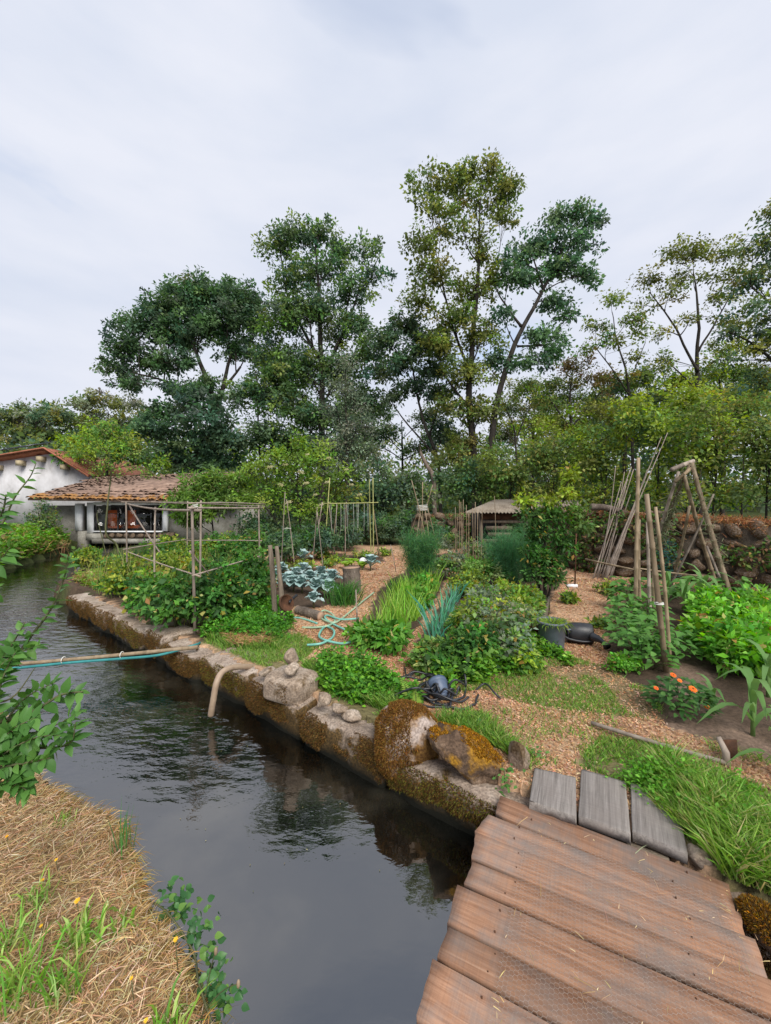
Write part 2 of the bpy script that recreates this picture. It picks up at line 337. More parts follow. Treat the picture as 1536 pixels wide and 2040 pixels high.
mr = n.new('ShaderNodeMapRange'); mr.inputs[1].default_value = 1.9; mr.inputs[2].default_value = 3.4; mr.inputs[3].default_value = .025; mr.inputs[4].default_value = .40; l.new(sx.outputs['Y'], mr.inputs[0])
n4 = n.new('ShaderNodeTexNoise'); n4.inputs['Scale'].default_value = .8; l.new(t.outputs['Object'], n4.inputs['Vector'])
mu = n.new('ShaderNodeMath'); mu.operation = 'MULTIPLY'; l.new(mr.outputs[0], mu.inputs[0]); l.new(n4.outputs['Fac'], mu.inputs[1])
bp = n.new('ShaderNodeBump'); bp.inputs['Distance'].default_value = .05; l.new(n1.outputs['Fac'], bp.inputs['Height']); l.new(mu.outputs[0], bp.inputs['Strength']); l.new(bp.outputs[0], b.inputs['Normal'])
wo = wm.build('canal_water', m, origin=(0, 0, WZ)); tag(wo, 'dark rippled water of the narrow canal', 'water', kind='structure')
# ================================================================== stone
def stonemat(name, stops, moss=None, mth=.5, scale=3.0, side=0):
    m, n, l, b = newmat(name); t = n.new('ShaderNodeTexCoord'); g = n.new('ShaderNodeNewGeometry')
    oi = n.new('ShaderNodeObjectInfo'); ad = n.new('ShaderNodeVectorMath'); ad.operation = 'ADD'; mm = n.new('ShaderNodeMath'); mm.operation = 'MULTIPLY'; mm.inputs[1].default_value = 23.
    l.new(oi.outputs['Random'], mm.inputs[0]); l.new(t.outputs['Object'], ad.inputs[0]); l.new(mm.outputs[0], ad.inputs[1])
    a = n.new('ShaderNodeTexNoise'); a.inputs['Scale'].default_value = scale; a.inputs['Detail'].default_value = 10; a.inputs['Roughness'].default_value = .72; l.new(ad.outputs[0], a.inputs['Vector'])
    r = ramp(n, stops); l.new(a.outputs['Fac'], r.inputs['Fac']); col = r.outputs[0]
    sp = n.new('ShaderNodeTexNoise'); sp.inputs['Scale'].default_value = 70; sp.inputs['Detail'].default_value = 4; l.new(ad.outputs[0], sp.inputs['Vector'])
    rs = ramp(n, [(.35,(.7,.7,.7)),(.5,(1,1,1)),(.66,(1.35,1.35,1.35))]); l.new(sp.outputs['Fac'], rs.inputs['Fac'])
    mx = n.new('ShaderNodeMix'); mx.data_type = 'RGBA'; mx.blend_type = 'MULTIPLY'; mx.inputs['Factor'].default_value = 1; l.new(col, mx.inputs['A']); l.new(rs.outputs[0], mx.inputs['B']); col = mx.outputs['Result']
    if moss:
        q = n.new('ShaderNodeTexNoise'); q.inputs['Scale'].default_value = scale*1.4; q.inputs['Detail'].default_value = 6; q.inputs['Roughness'].default_value = .6; l.new(ad.outputs[0], q.inputs['Vector'])
        rf = ramp(n, [(mth-.05,(0,0,0)),(mth+.06,(1,1,1))]); fo = q.outputs['Fac']
        if side:                                             # damp growth prefers the upright faces
            sz = n.new('ShaderNodeSeparateXYZ'); l.new(g.outputs['Normal'], sz.inputs[0]); m1 = n.new('ShaderNodeMath'); m1.operation = 'MULTIPLY_ADD'; m1.inputs[1].default_value = -side; m1.inputs[2].default_value = side*.75
            a1 = n.new('ShaderNodeMath'); a1.operation = 'ADD'; l.new(sz.outputs['Z'], m1.inputs[0]); l.new(m1.outputs[0], a1.inputs[0]); l.new(fo, a1.inputs[1]); fo = a1.outputs[0]
        l.new(fo, rf.inputs['Fac'])
        rm = ramp(n, [(.35, moss[0]),(.65, moss[1])]); l.new(sp.outputs['Fac'], rm.inputs['Fac'])
        m2 = n.new('ShaderNodeMix'); m2.data_type = 'RGBA'; l.new(rf.outputs[0], m2.inputs['Factor']); l.new(col, m2.inputs['A']); l.new(rm.outputs[0], m2.inputs['B']); col = m2.outputs['Result']
    if side:                                                 # shade under the wall, painted in as a dark band at the waterline
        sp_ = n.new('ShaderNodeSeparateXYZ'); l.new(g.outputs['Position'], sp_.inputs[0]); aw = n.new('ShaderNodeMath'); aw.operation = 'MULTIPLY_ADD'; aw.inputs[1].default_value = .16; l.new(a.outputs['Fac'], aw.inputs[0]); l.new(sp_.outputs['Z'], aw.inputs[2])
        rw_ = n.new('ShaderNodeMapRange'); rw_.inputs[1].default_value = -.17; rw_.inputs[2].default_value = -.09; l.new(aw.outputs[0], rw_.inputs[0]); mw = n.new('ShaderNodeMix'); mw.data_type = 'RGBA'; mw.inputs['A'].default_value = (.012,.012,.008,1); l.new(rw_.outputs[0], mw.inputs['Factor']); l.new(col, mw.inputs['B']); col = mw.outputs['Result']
    l.new(col, b.inputs['Base Color']); b.inputs['Roughness'].default_value = .93; b.inputs['Specular IOR Level'].default_value = .2
    bp = n.new('ShaderNodeBump'); bp.inputs['Strength'].default_value = .75; bp.inputs['Distance'].default_value = .03; ad2 = n.new('ShaderNodeMath'); ad2.operation = 'ADD'
    mu = n.new('ShaderNodeMath'); mu.operation = 'MULTIPLY'; mu.inputs[1].default_value = .25; l.new(sp.outputs['Fac'], mu.inputs[0]); l.new(a.outputs['Fac'], ad2.inputs[0]); l.new(mu.outputs[0], ad2.inputs[1])
    l.new(ad2.outputs[0], bp.inputs['Height']); l.new(bp.outputs[0], b.inputs['Normal']); return m
MOSS = ((.10,.065,.016),(.24,.15,.03))
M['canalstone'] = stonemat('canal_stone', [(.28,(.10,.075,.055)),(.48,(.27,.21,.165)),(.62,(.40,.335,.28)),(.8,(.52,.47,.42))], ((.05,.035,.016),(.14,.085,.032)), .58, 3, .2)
M['granite'] = stonemat('pale_granite', [(.3,(.13,.095,.07)),(.5,(.29,.225,.17)),(.72,(.44,.375,.31))], ((.08,.05,.025),(.16,.11,.06)), .58, 4)
M['mossrock'] = stonemat('mossy_boulder', [(.3,(.22,.17,.14)),(.55,(.42,.35,.31)),(.8,(.58,.52,.49))], ((.10,.05,.018),(.22,.12,.035)), .47, 3)
M['darkrock'] = stonemat('brown_rock', [(.3,(.03,.021,.015)),(.5,(.115,.075,.05)),(.66,(.24,.175,.125)),(.8,(.45,.39,.33))], ((.15,.075,.012),(.36,.19,.02)), .58, 4)
M['wallstone'] = stonemat('field_stone', [(.28,(.06,.045,.034)),(.5,(.17,.125,.095)),(.72,(.36,.30,.25))], ((.05,.045,.02),(.15,.085,.045)), .50, 5)
M['mortar'] = stonemat('wall_core', [(.3,(.035,.028,.02)),(.6,(.10,.08,.06))], None, .5, 6)
def ico(sub):
    import bmesh
    bm = bmesh.new(); bmesh.ops.create_icosphere(bm, subdivisions=sub, radius=1); bm.verts.ensure_lookup_table()
    v = np.array([q.co[:] for q in bm.verts]); f = np.array([[q.index for q in p.verts] for p in bm.faces]); bm.free(); return v, f
ICO = {k: ico(k) for k in (1, 2, 3, 4, 5)}
def rock_v(sub, size, seed, cuts=9, rough=.12, rot=0, tilt=0, cutd=(.62,.9), boxy=1.0):
    r = np.random.default_rng(seed); v, f = ICO[sub]; v = np.sign(v)*np.abs(v)**boxy; v = v*(.98 if boxy == 1 else .86)
    for k in range(cuts):                                   # flat breaks
        d = r.normal(size=3); d /= np.linalg.norm(d); h = r.uniform(*cutd); e = v@d; v = v - np.maximum(e-h, 0)[:, None]*d*.92
    v *= (1 + fbm(v, 1.6, 3, seed)*rough*1.5 + fbm(v, 5, 3, seed+5)*rough*.5)[:, None]
    v *= np.asarray(size)
    a, t = rot, tilt; v = v@np.array([[math.cos(t),0,-math.sin(t)],[0,1,0],[math.sin(t),0,math.cos(t)]]); v = v@np.array([[math.cos(a),math.sin(a),0],[-math.sin(a),math.cos(a),0],[0,0,1]])
    return v, f
def moss_on(o_parent, v, f, name, n, cols, mask, h=(.008,.02)):
    """short moss tufts standing on the faces picked by mask(points, normals)"""
    a, b, c = v[f[:, 0]], v[f[:, 1]], v[f[:, 2]]; nr = np.cross(b-a, c-a); ar = np.linalg.norm(nr, axis=1)/2; nr /= ar[:, None]*2+1e-12
    k = rng.choice(len(f), n, p=ar/ar.sum()); u = rng.random((n, 2)); sw = u.sum(1) > 1; u[sw] = 1-u[sw]
    p = a[k] + (b-a)[k]*u[:, :1] + (c-a)[k]*u[:, 1:]; keep = mask(p, nr[k]); p, nn = p[keep], nr[k][keep]
    if len(p) < 5: return
    L = rng.uniform(*h, len(p))[:, None]; d = nn + rng.normal(0, .55, p.shape); d /= np.linalg.norm(d, axis=1)[:, None]
    m = MB(); m.blades(p - nn*.003, p + d*L, .0045, cubes(cols, len(p), .3), .1); q = m.build(name, M['straw'], o_parent); q['kind'] = 'stuff'; return q
BROWNMOSS = [(.10,.05,.017),(.155,.08,.026),(.075,.045,.016),(.19,.115,.04),(.10,.075,.022)]
OCHRE = [(.34,.17,.02),(.26,.12,.018),(.42,.235,.04),(.2,.10,.018)]
# ---- canal wall: one block after another
UW = np.array([-5.5-.62, 6.9-2.13]); WL = np.hypot(*UW); UW = UW/WL; NW = np.array([UW[1], -UW[0]])*-1.0
NW = np.array([.61, .79]) if NW@np.array([.61, .79]) > 0 else NW; NW = np.array([-UW[1], UW[0]]); NW = NW if NW[1] > 0 else -NW
cw = thing('canal_wall', 'mossy stone block wall along the garden side of the canal', 'wall', (-2.4, 4.5, -.5))
def block(s0, s1, top, depth, seed, off=0, res=.035):
    L = s1-s0; nn = max(6, int(L/res)); md = max(5, int(depth/res)); h = top+.62; mh = max(6, int(h/res))
    vs_, fs_, base = [], [], 0
    def grid(nu, nv, fn):
        nonlocal base
        u, w = np.meshgrid(np.linspace(0, 1, nu+1), np.linspace(0, 1, nv+1)); p = fn(u.ravel(), w.ravel()); k = (np.arange(nv)[:, None]*(nu+1)+np.arange(nu)[None]).ravel()
        vs_.append(p); fs_.append(np.stack([k, k+1, k+nu+2, k+nu+1], 1)+base); base += len(p)
    B = lambda a, d, c: np.stack([a*L, d*depth, -.62+c*h], 1)
    o = lambda u: np.ones_like(u)
    grid(nn, mh, lambda u, w: B(u, 0*u, w)); grid(nn, md, lambda u, w: B(u, w, o(u))); grid(md, mh, lambda u, w: B(0*u, 1-u, w)); grid(md, mh, lambda u, w: B(o(u), u, w)); grid(nn, mh, lambda u, w: B(1-u, o(u), w))
    v = np.vstack(vs_); f = np.vstack(fs_)
    half = np.array([L/2, depth/2, h/2]); c = np.array([L/2, depth/2, -.62+h/2]); d = v-c; rr = .055
    inner = np.clip(d, -(half-rr), half-rr); e = d-inner; ln = np.linalg.norm(e, axis=1); e = np.where(ln[:, None] > rr, e/(ln[:, None]+1e-9)*rr, e); v = c+inner+e
    r = np.random.default_rng(seed)
    nz = np.stack([fbm(v+seed*3.1, 2.2, 4, seed), fbm(v+seed*3.1, 2.2, 4, seed+50), fbm(v+seed*3.1, 2.6, 4, seed+90)], 1)
    nz2 = np.stack([fbm(v, 11, 2, seed+i) for i in (1, 2, 3)], 1)
    v = v + nz*np.array([.02, .05, .045]) + nz2*.012
    v[:, 1] += np.clip(-v[:, 2]-.12, 0, .3)*.18                  # undercut towards the water
    w = np.zeros_like(v); w[:, :2] = np.array([.62, 2.13]) + np.outer(v[:, 0]+s0, UW) + np.outer(v[:, 1]+off, NW); w[:, 2] = v[:, 2]
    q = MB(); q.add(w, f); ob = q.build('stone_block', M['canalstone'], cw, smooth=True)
    tri = np.vstack([f[:, [0, 1, 2]], f[:, [0, 2, 3]]])
    fr = -NW
    msk = lambda p, nn_: (nn_[:, :2]@fr > .35)*1. + fbm(p, 5, 3, seed)*.9 - np.clip(-.16-p[:, 2], 0, 1)*6 > .72
    nfl = 1 if (w[0]-w[len(w)//2])@np.array([1, 0, 0]) else 1
    a, b, c2 = w[tri[:, 0]], w[tri[:, 1]], w[tri[:, 2]]
    n0 = np.cross(b-a, c2-a); ctr = w.mean(0); flip = np.sign(((a-ctr)*n0).sum(1)) < 0; tri[flip] = tri[flip][:, ::-1]
    front = (np.cross(w[tri[:, 1]]-w[tri[:, 0]], w[tri[:, 2]]-w[tri[:, 0]])[:, :2]@fr > 0) & (w[tri[:, 0]][:, 2] > -.27); tri = tri[front]
    moss_on(ob, w, tri, 'moss', int((26000 if s0 < 3.5 else 12000)*L), BROWNMOSS if seed % 3 else BROWNMOSS+[(.16,.16,.03)]*2, msk, (.008, .022))
    return ob
for k, (s0, s1, top, dep) in enumerate([(-1.3,-.35,-.05,.45),(-.33,.78,-.045,.46),(.80,1.62,-.01,.44),(1.645,2.42,.0,.42),(2.44,3.22,.005,.46),(3.25,3.98,.0,.44),(4.0,4.62,.05,.40),(4.65,5.5,.0,.40),(5.53,6.5,-.01,.42),(6.53,7.75,.0,.42)]):
    block(s0, s1, top, dep, 11+k, rng.uniform(-.02, .02))
# ---- loose rocks on the wall
def rock(name, label, cat, c, size, mat, seed, group=None, rot=0, tilt=0, cuts=9, rough=.12, sub=4, cutd=(.62,.9), moss=None, boxy=1.0):
    v, f = rock_v(sub, size, seed, cuts, rough, rot, tilt, cutd, boxy); v = v + np.asarray(c)
    q = MB(); q.add(v, f); o = tag(q.build(name, mat, smooth=name == 'mossy_boulder'), label, cat, group)
    if moss: moss_on(o, v, f, 'moss', moss[0], moss[1], moss[2], moss[3])
    return o
b1 = W(808, 1474, 2.72)
rock('mossy_boulder', 'round boulder coated in brown moss, on the canal wall', 'rock', b1, (.235, .24, .235), M['mossrock'], 5, rot=.6, cuts=7, rough=.09, cutd=(.8,.95),
     moss=(42000, [(.15,.07,.022),(.22,.105,.03),(.11,.052,.016),(.30,.17,.055),(.19,.12,.03),(.15,.08,.02)], lambda p, n: fbm(p, 5, 3, 4) + .24 - np.clip((n@np.array([.75,-.2,.3]))-.6, 0, 1)*2.2 > 0, (.008, .022)))
b2 = W(938, 1508, 2.42)
rock('split_boulder', 'angular brown split boulder with ochre moss along its top', 'rock', b2, (.30, .20, .185), M['darkrock'], 23, rot=-.42, tilt=.25, cuts=22, rough=.26, cutd=(.45,.85),
     moss=(26000, OCHRE, lambda p, n: (n[:, 2]*.9 + n[:, 0]*.45 + fbm(p, 7, 3, 8)*.8 > .78), (.006, .016)))
rock('pale_slab_rock', 'upright pale pink slab of rock behind the split boulder', 'rock', W(1032, 1512, 2.42), (.085, .10, .16), M['granite'], 31, rot=.5, tilt=-.2, cuts=16, cutd=(.45,.8), rough=.05)
rock('squared_rock', 'squared granite rock on the canal wall carrying a pointed stone', 'rock', W(580, 1364, 3.38), (.235, .19, .125), M['granite'], 41, rot=-.45, cuts=7, cutd=(.95,1.2), rough=.06, boxy=.42,
     moss=(9000, BROWNMOSS, lambda p, n: (n[:, 2] < .3) & (fbm(p, 6, 3, 3) > .15), (.005, .014)))
rock('round_stone', 'small round stone in the middle of the little stone pile', 'rock', W(582, 1330, 3.28), (.085, .075, .055), M['granite'], 44, rot=.3, cuts=14, sub=3, cutd=(.5,.85))
rock('pointed_stone', 'pointed stone crowning the little stone pile', 'rock', W(582, 1308, 3.32), (.075, .065, .075), M['granite'], 46, rot=.9, cuts=12, sub=3, cutd=(.5,.8))
rock('wedge_stone', 'wedge of tan stone against the left of the squared rock', 'rock', W(536, 1340, 3.55), (.095, .08, .065), M['granite'], 49, rot=.4, cuts=16, sub=3, cutd=(.5,.85))
rock('tan_stone', 'blocky tan stone lying right of the squared rock', 'rock', W(644, 1393, 3.1), (.075, .065, .065), M['granite'], 52, boxy=.6, rot=.1, cuts=12, sub=3, cutd=(.5,.8))
rock('flat_pale_stone', 'flat pale grey stone on the canal wall between two tan stones', 'rock', W(674, 1410, 3.03), (.085, .06, .03), M['granite'], 57, rot=-.3, cuts=14, sub=3, cutd=(.5,.85))
rock('low_stone', 'low tan stone beside the flat pale stone', 'rock', W(700, 1425, 2.97), (.09, .07, .035), M['granite'], 61, rot=-.4, cuts=14, sub=3, cutd=(.5,.85))
rock('deck_side_rock', 'small rough grey stone beside the grey step boards', 'rock', W(1394, 1708, 1.8), (.07, .06, .05), M['granite'], 63, cuts=14, sub=3, cutd=(.5,.85))
rock('mossy_bank_rock', 'rusty brown mossy rock at the right edge by the deck', 'rock', W(1545, 1860, 1.5), (.075, .13, .06), M['darkrock'], 66, cuts=8, sub=3, moss=(12000, OCHRE+BROWNMOSS, lambda p, n: n[:, 2] > .0, (.006, .016)))
rock('rusty_mound_rock', 'small rusty orange rock half hidden in the tall grass', 'rock', W(1430, 1618, 2.0), (.06, .08, .055), M['darkrock'], 68, cuts=8, sub=3, moss=(9000, OCHRE+BROWNMOSS, lambda p, n: n[:, 2] > -.2, (.006, .016)))
# ================================================================== plank bridge
def woodmat(name, stops, rnd=.2):
    m, n, l, b = newmat(name); t = n.new('ShaderNodeTexCoord'); oi = n.new('ShaderNodeObjectInfo')
    sc1 = n.new('ShaderNodeMath'); sc1.operation = 'MULTIPLY'; sc1.inputs[1].default_value = 31.; l.new(oi.outputs['Random'], sc1.inputs[0])
    ad = n.new('ShaderNodeVectorMath'); ad.operation = 'ADD'; l.new(t.outputs['Object'], ad.inputs[0]); l.new(sc1.outputs[0], ad.inputs[1])
    mp = n.new('ShaderNodeMapping'); mp.inputs['Scale'].default_value = (1.0, 26, 26); l.new(ad.outputs[0], mp.inputs[0])
    a = n.new('ShaderNodeTexNoise'); a.inputs['Scale'].default_value = 2.2; a.inputs['Detail'].default_value = 10; a.inputs['Roughness'].default_value = .7; a.inputs['Distortion'].default_value = .6; l.new(mp.outputs[0], a.inputs['Vector'])
    r = ramp(n, stops); l.new(a.outputs['Fac'], r.inputs['Fac'])
    g = n.new('ShaderNodeTexNoise'); g.inputs['Scale'].default_value = 5; g.inputs['Detail'].default_value = 7; g.inputs['Roughness'].default_value = .7; l.new(ad.outputs[0], g.inputs['Vector'])
    rg = ramp(n, [(.43,(0,0,0)),(.65,(.8,.8,.8))]); l.new(g.outputs['Fac'], rg.inputs['Fac'])
    mx = n.new('ShaderNodeMix'); mx.data_type = 'RGBA'; mx.inputs['B'].default_value = (.20,.175,.16,1); l.new(rg.outputs[0], mx.inputs['Factor']); l.new(r.outputs[0], mx.inputs['A'])
    mp2 = n.new('ShaderNodeMapping'); mp2.inputs['Scale'].default_value = (170, 5, 5); l.new(ad.outputs[0], mp2.inputs[0])
    sw = n.new('ShaderNodeTexNoise'); sw.inputs['Scale'].default_value = 1; sw.inputs['Detail'].default_value = 2; l.new(mp2.outputs[0], sw.inputs['Vector'])     # saw marks
    rw = ramp(n, [(.36,(.82,.82,.82)),(.5,(1,1,1)),(.64,(1.15,1.14,1.12))]); l.new(sw.outputs['Fac'], rw.inputs['Fac'])
    m2 = n.new('ShaderNodeMix'); m2.data_type = 'RGBA'; m2.blend_type = 'MULTIPLY'; m2.inputs['Factor'].default_value = .25; l.new(mx.outputs['Result'], m2.inputs['A']); l.new(rw.outputs[0], m2.inputs['B'])
    hs = n.new('ShaderNodeHueSaturation'); mr = n.new('ShaderNodeMapRange'); mr.inputs[3].default_value = 1-rnd; mr.inputs[4].default_value = 1+rnd; l.new(oi.outputs['Random'], mr.inputs[0]); l.new(mr.outputs[0], hs.inputs['Value'])
    l.new(m2.outputs['Result'], hs.inputs['Color']); l.new(hs.outputs[0], b.inputs['Base Color']); b.inputs['Roughness'].default_value = .85; b.inputs['Specular IOR Level'].default_value = .25
    bp = n.new('ShaderNodeBump'); bp.inputs['Strength'].default_value = .5; bp.inputs['Distance'].default_value = .0018
    s2 = n.new('ShaderNodeMath'); s2.operation = 'ADD'; l.new(a.outputs['Fac'], s2.inputs[0]); l.new(sw.outputs['Fac'], s2.inputs[1]); l.new(s2.outputs[0], bp.inputs['Height']); l.new(bp.outputs[0], b.inputs['Normal']); return m
M['deck'] = woodmat('red_brown_deck_wood', [(.25,(.115,.056,.032)),(.42,(.27,.14,.083)),(.58,(.385,.215,.133)),(.78,(.49,.325,.23))], .24)
M['greydeck'] = woodmat('grey_step_wood', [(.3,(.10,.088,.08)),(.5,(.20,.18,.165)),(.75,(.33,.30,.28))], .08)
def plank(name, parent, mat, c0, u, L, wd, th, z0, z1=None, seed=0, yaw=0, jag=.0015):
    """board from c0 along u, wd wide towards v, with sawn uneven ends; z0 top at the start, z1 at the far end"""
    z1 = z0 if z1 is None else z1; r = np.random.default_rng(seed); ca, sa = math.cos(yaw), math.sin(yaw); u = np.array([u[0]*ca-u[1]*sa, u[0]*sa+u[1]*ca]); v = np.array([-u[1], u[0]])
    nu, nv = 22, 7; a = np.linspace(0, 1, nu); b = np.array([0, .025, .3, .5, .7, .975, 1]); A, Bq = np.meshgrid(a, b); A = A.ravel(); Bq = Bq.ravel()
    e = r.normal(0, jag, nv); e2 = r.normal(0, jag, nv); jb = np.arange(nu*nv)//nu
    sk = r.normal(0, .012, 2); along = A*L + (A == 0)*(e[jb]+sk[0]*Bq) + (A == 1)*(e2[jb]+sk[1]*Bq); cup = (np.abs(Bq-.5)*2)**2*r.uniform(-.0015, .002); ed = fbm2(A*L*2+seed, Bq*0, 3, 2, seed)*.006
    acr = Bq*wd + ((Bq == 0)*1. + (Bq == 1)*1.)*ed*.5
    bevel = ((Bq == 0) | (Bq == 1))*-.004
    top = np.zeros((nu*nv, 3)); top[:, :2] = np.outer(along, u)+np.outer(acr, v)+c0; top[:, 2] = z0+(z1-z0)*A+cup+bevel+fbm2(A*L+seed, Bq*wd, 4, 2, seed)*.0015
    bot = top.copy(); bot[:, 2] -= th
    k = (np.arange(nv-1)[:, None]*nu+np.arange(nu-1)[None]).ravel(); f = np.stack([k, k+1, k+nu+1, k+nu], 1); n = nu*nv
    ring = list(range(nu))+[nu*j+nu-1 for j in range(1, nv)]+[nu*(nv-1)+q for q in range(nu-2, -1, -1)]+[nu*j for j in range(nv-2, 0, -1)]
    ring = np.array(ring); rn = np.roll(ring, -1); sd = np.stack([ring, ring+n, rn+n, rn], 1)
    q = MB(); q.add(np.vstack([top, bot]), np.vstack([f, f[:, ::-1]+n, sd]))
    # local axes along the board so that the grain follows it
    org = ORG[parent.name]; o = q.build(name, mat, parent); ang = math.atan2(u[1], u[0]); me = o.data; rot = Matrix.Rotation(-ang, 4, 'Z'); c3 = Vector((*c0, z0))-Vector(org)
    me.transform(rot @ Matrix.Translation(-c3)); o.matrix_basis = Matrix.Translation(c3) @ Matrix.Rotation(ang, 4, 'Z'); return o
u_ = np.array([.891, -.454]); v_ = np.array([.454, .891])
q = MB(); q.lathe([(0,.0035),(.003,.003),(.0048,.001),(.005,-.012)], (0,0,0), 8); nailm = q.mesh('nail', M['rust'], np.zeros(3), True)
br = thing('plank_bridge', 'red brown plank footbridge over the canal in the foreground', 'bridge', (.8, 1.5, -.05))
edges = [(1.00,.045),(1.12,.07),(1.243,.105),(1.41,.185),(1.527,.242),(1.68,.329),(1.80,.395),(1.95,.444),(2.06,.575),(2.185,.665)]   # (Y, X) of the left ends, near to far
edges = [(.70,-.10),(.85,-.03)]+edges[:1]+edges[2:]
for k in range(len(edges)-1):
    (y0, x0), (y1, x1) = edges[k], edges[k+1]; c0 = np.array([x0, y0]); dv = (np.array([x1, y1])-c0)@v_
    yaw = (0, 0, 0, 0, .01, .0, .015, -.005, -.05, -.085, -.06)[min(k, 10)]
    gap = .009 if k % 2 else .017
    L = 1.06 if k < 7 else (.985 if k < 9 else .93)
    plank('plank', br, M['deck'], c0 - u_*rng.uniform(0, .015), u_, L+rng.uniform(0, .02), dv-gap, .04, .0+rng.uniform(-.007, .006), rng.uniform(-.008, .006), 100+k, yaw)
    for a__ in (.17, .80):
        for f__ in (.25, .75): nl_ = c0+u_*(a__+rng.normal(0, .012))+v_*dv*f__; link_part('nail', nailm, br, (*nl_, .0055), (1, 0, 0), (0, 0, 1), .6)
for a in (.17, .80):                                             # bearers under the boards
    p0 = np.array([-.10, .70])+u_*a; q = MB(); d = np.array([.56, 1.12]); s = u_*.05
    pr = [(*(p0-s), -.16),(*(p0+s), -.16),(*(p0+s), -.052),(*(p0-s), -.052)]; q.prism(pr, (0, 0, 0), (*(v_*1.62), 0)); q.build('bearer', M['oldwood'], br)
st = thing('step_boards', 'three short grey boards laid as a step at the bridge end', 'boards', (1.05, 2.1, .0))
for k, (cx, cy, L, wd, z0, z1) in enumerate([(.745,2.085,.335,.222,.045,.035),(.950,1.983,.40,.222,.045,.045),(1.155,1.880,.37,.21,.04,.05)]):
    plank('board', st, M['greydeck'], np.array([cx, cy])+u_*wd, v_, L, wd, .05, z0, z1, 140+k, (.03, -.02, -.06)[k], .002)
q = MB(); q.prism([(.70,2.06,-.12),(.70,2.06,-.022),(.74,2.135,-.022),(.74,2.135,-.12)], (0,0,0), (.62*.91,-.62*.454,0)); q.build('bearer', M['oldwood'], st)
q = MB(); q.prism([(.86,2.30,-.12),(.86,2.30,-.022),(.90,2.37,-.022),(.90,2.37,-.12)], (0,0,0), (.60*.91,-.60*.454,0)); q.build('bearer', M['oldwood'], st)
# chicken wire stapled over the boards (hexagon cells of real wire)
def chicken(parent, c0, L, Wd, z, skip):
    s = .0092; dx = s*1.5; dy = s*math.sqrt(3); q = MB(); P0, P1 = [], []
    for i in range(int(L/dx)):
        for j in range(int(Wd/dy)):
            cx = i*dx; cy = j*dy+(i % 2)*dy/2
            h = [(cx+s*math.cos(t), cy+s*math.sin(t)) for t in (math.pi/3, 0, -math.pi/3, -2*math.pi/3)]
            for a, b in ((0, 1), (1, 2), (2, 3)): P0.append(h[a]); P1.append(h[b])
    P0, P1 = np.array(P0), np.array(P1); z0 = z + fbm2(P0[:, 0], P0[:, 1], 4, 2, 3)*.003; z1 = z + fbm2(P1[:, 0], P1[:, 1], 4, 2, 3)*.003
    A = np.column_stack([c0+np.outer(P0[:, 0], u_)+np.outer(P0[:, 1], v_), z0]); B = np.column_stack([c0+np.outer(P1[:, 0], u_)+np.outer(P1[:, 1], v_), z1])
    d = B-A; d /= np.linalg.norm(d, axis=1)[:, None]; sd = np.cross(d, [0, 0, 1.]); w = .00042; up = np.array([0, 0, w])
    n = len(A); vv = np.stack([A-sd*w, A+sd*w, A+up*1.6, B-sd*w, B+sd*w, B+up*1.6], 1).reshape(-1, 3); b = np.arange(n)[:, None]*6
    q.add(vv, np.vstack([b+[[0, 2, 5, 3]], b+[[2, 1, 4, 5]]])); o = q.build('chicken_wire', M['steel'], parent); o['kind'] = 'stuff'; return o
chicken(br, np.array([-.10, .70])+u_*.13+v_*.30, .78, 1.18, .014, 0)
# straw litter on the boards
q = MB(); n = 420; a = rng.random(n); b = rng.random(n); ps = np.array([-.05, .74])+np.outer(.1+.85*a, u_)+np.outer(1.5*b, v_)
clump = fbm2(ps[:, 0], ps[:, 1], 4, 2, 6) > -.15; ps = ps[clump]; n = len(ps); th = rng.random(n)*6.3; Lq = rng.exponential(.022, n)+.008
p3 = np.column_stack([ps, np.full(n, .019)]); q.blades(p3, p3+np.column_stack([np.cos(th)*Lq, np.sin(th)*Lq, rng.normal(0, .003, n)]), .0022, cubes([(.5,.38,.2),(.6,.5,.3),(.4,.28,.15)], n), .05)
tag(q.build('straw_litter', M['straw']), 'loose bits of straw scattered over the deck planks', 'straw', kind='stuff')
# ================================================================== mill house over the canal
HY = 17.0
hx = lambda px: (px-768)/F*HY
hz = lambda py: CH+(HZ-py)/F*HY
M['plaster'] = pmat('stained_white_plaster', [(.3,(.30,.29,.29)),(.45,(.47,.465,.48)),(.7,(.62,.62,.65))], 1.6, .9, .05, (1,1,.6), 10)
M['greywall'] = stonemat('grey_house_wall', [(.3,(.12,.11,.09)),(.55,(.26,.25,.22)),(.8,(.42,.41,.38))], None, .5, 2)
M['oldtile'] = pmat('old_clay_tile', [(.25,(.09,.06,.048)),(.45,(.22,.145,.11)),(.6,(.33,.22,.165)),(.8,(.46,.36,.29))], 3, .95, .6, rnd=0)
M['ochretile'] = pmat('lichen_tile', [(.25,(.16,.075,.03)),(.5,(.36,.18,.06)),(.8,(.5,.30,.12))], 4, .95, .6)
M['glass'] = pmat('dark_glass', [(.3,(.008,.010,.012)),(.7,(.016,.018,.02))], 2, .08, 0, spec=.6)
m, n, l, b = newmat('window_glass'); b.inputs['Base Color'].default_value = (.6,.65,.66,1); b.inputs['Roughness'].default_value = .03; tr = n.new('ShaderNodeBsdfTransparent'); mxs = n.new('ShaderNodeMixShader'); mxs.inputs[0].default_value = .8
gl = n.new('ShaderNodeBsdfGlossy'); gl.inputs['Roughness'].default_value = .03; l.new(gl.outputs[0], mxs.inputs[1]); mxs.inputs[0].default_value = .96; l.new(tr.outputs[0], mxs.inputs[2]); l.new(mxs.outputs[0], n['Material Output'].inputs['Surface']); M['pane'] = m
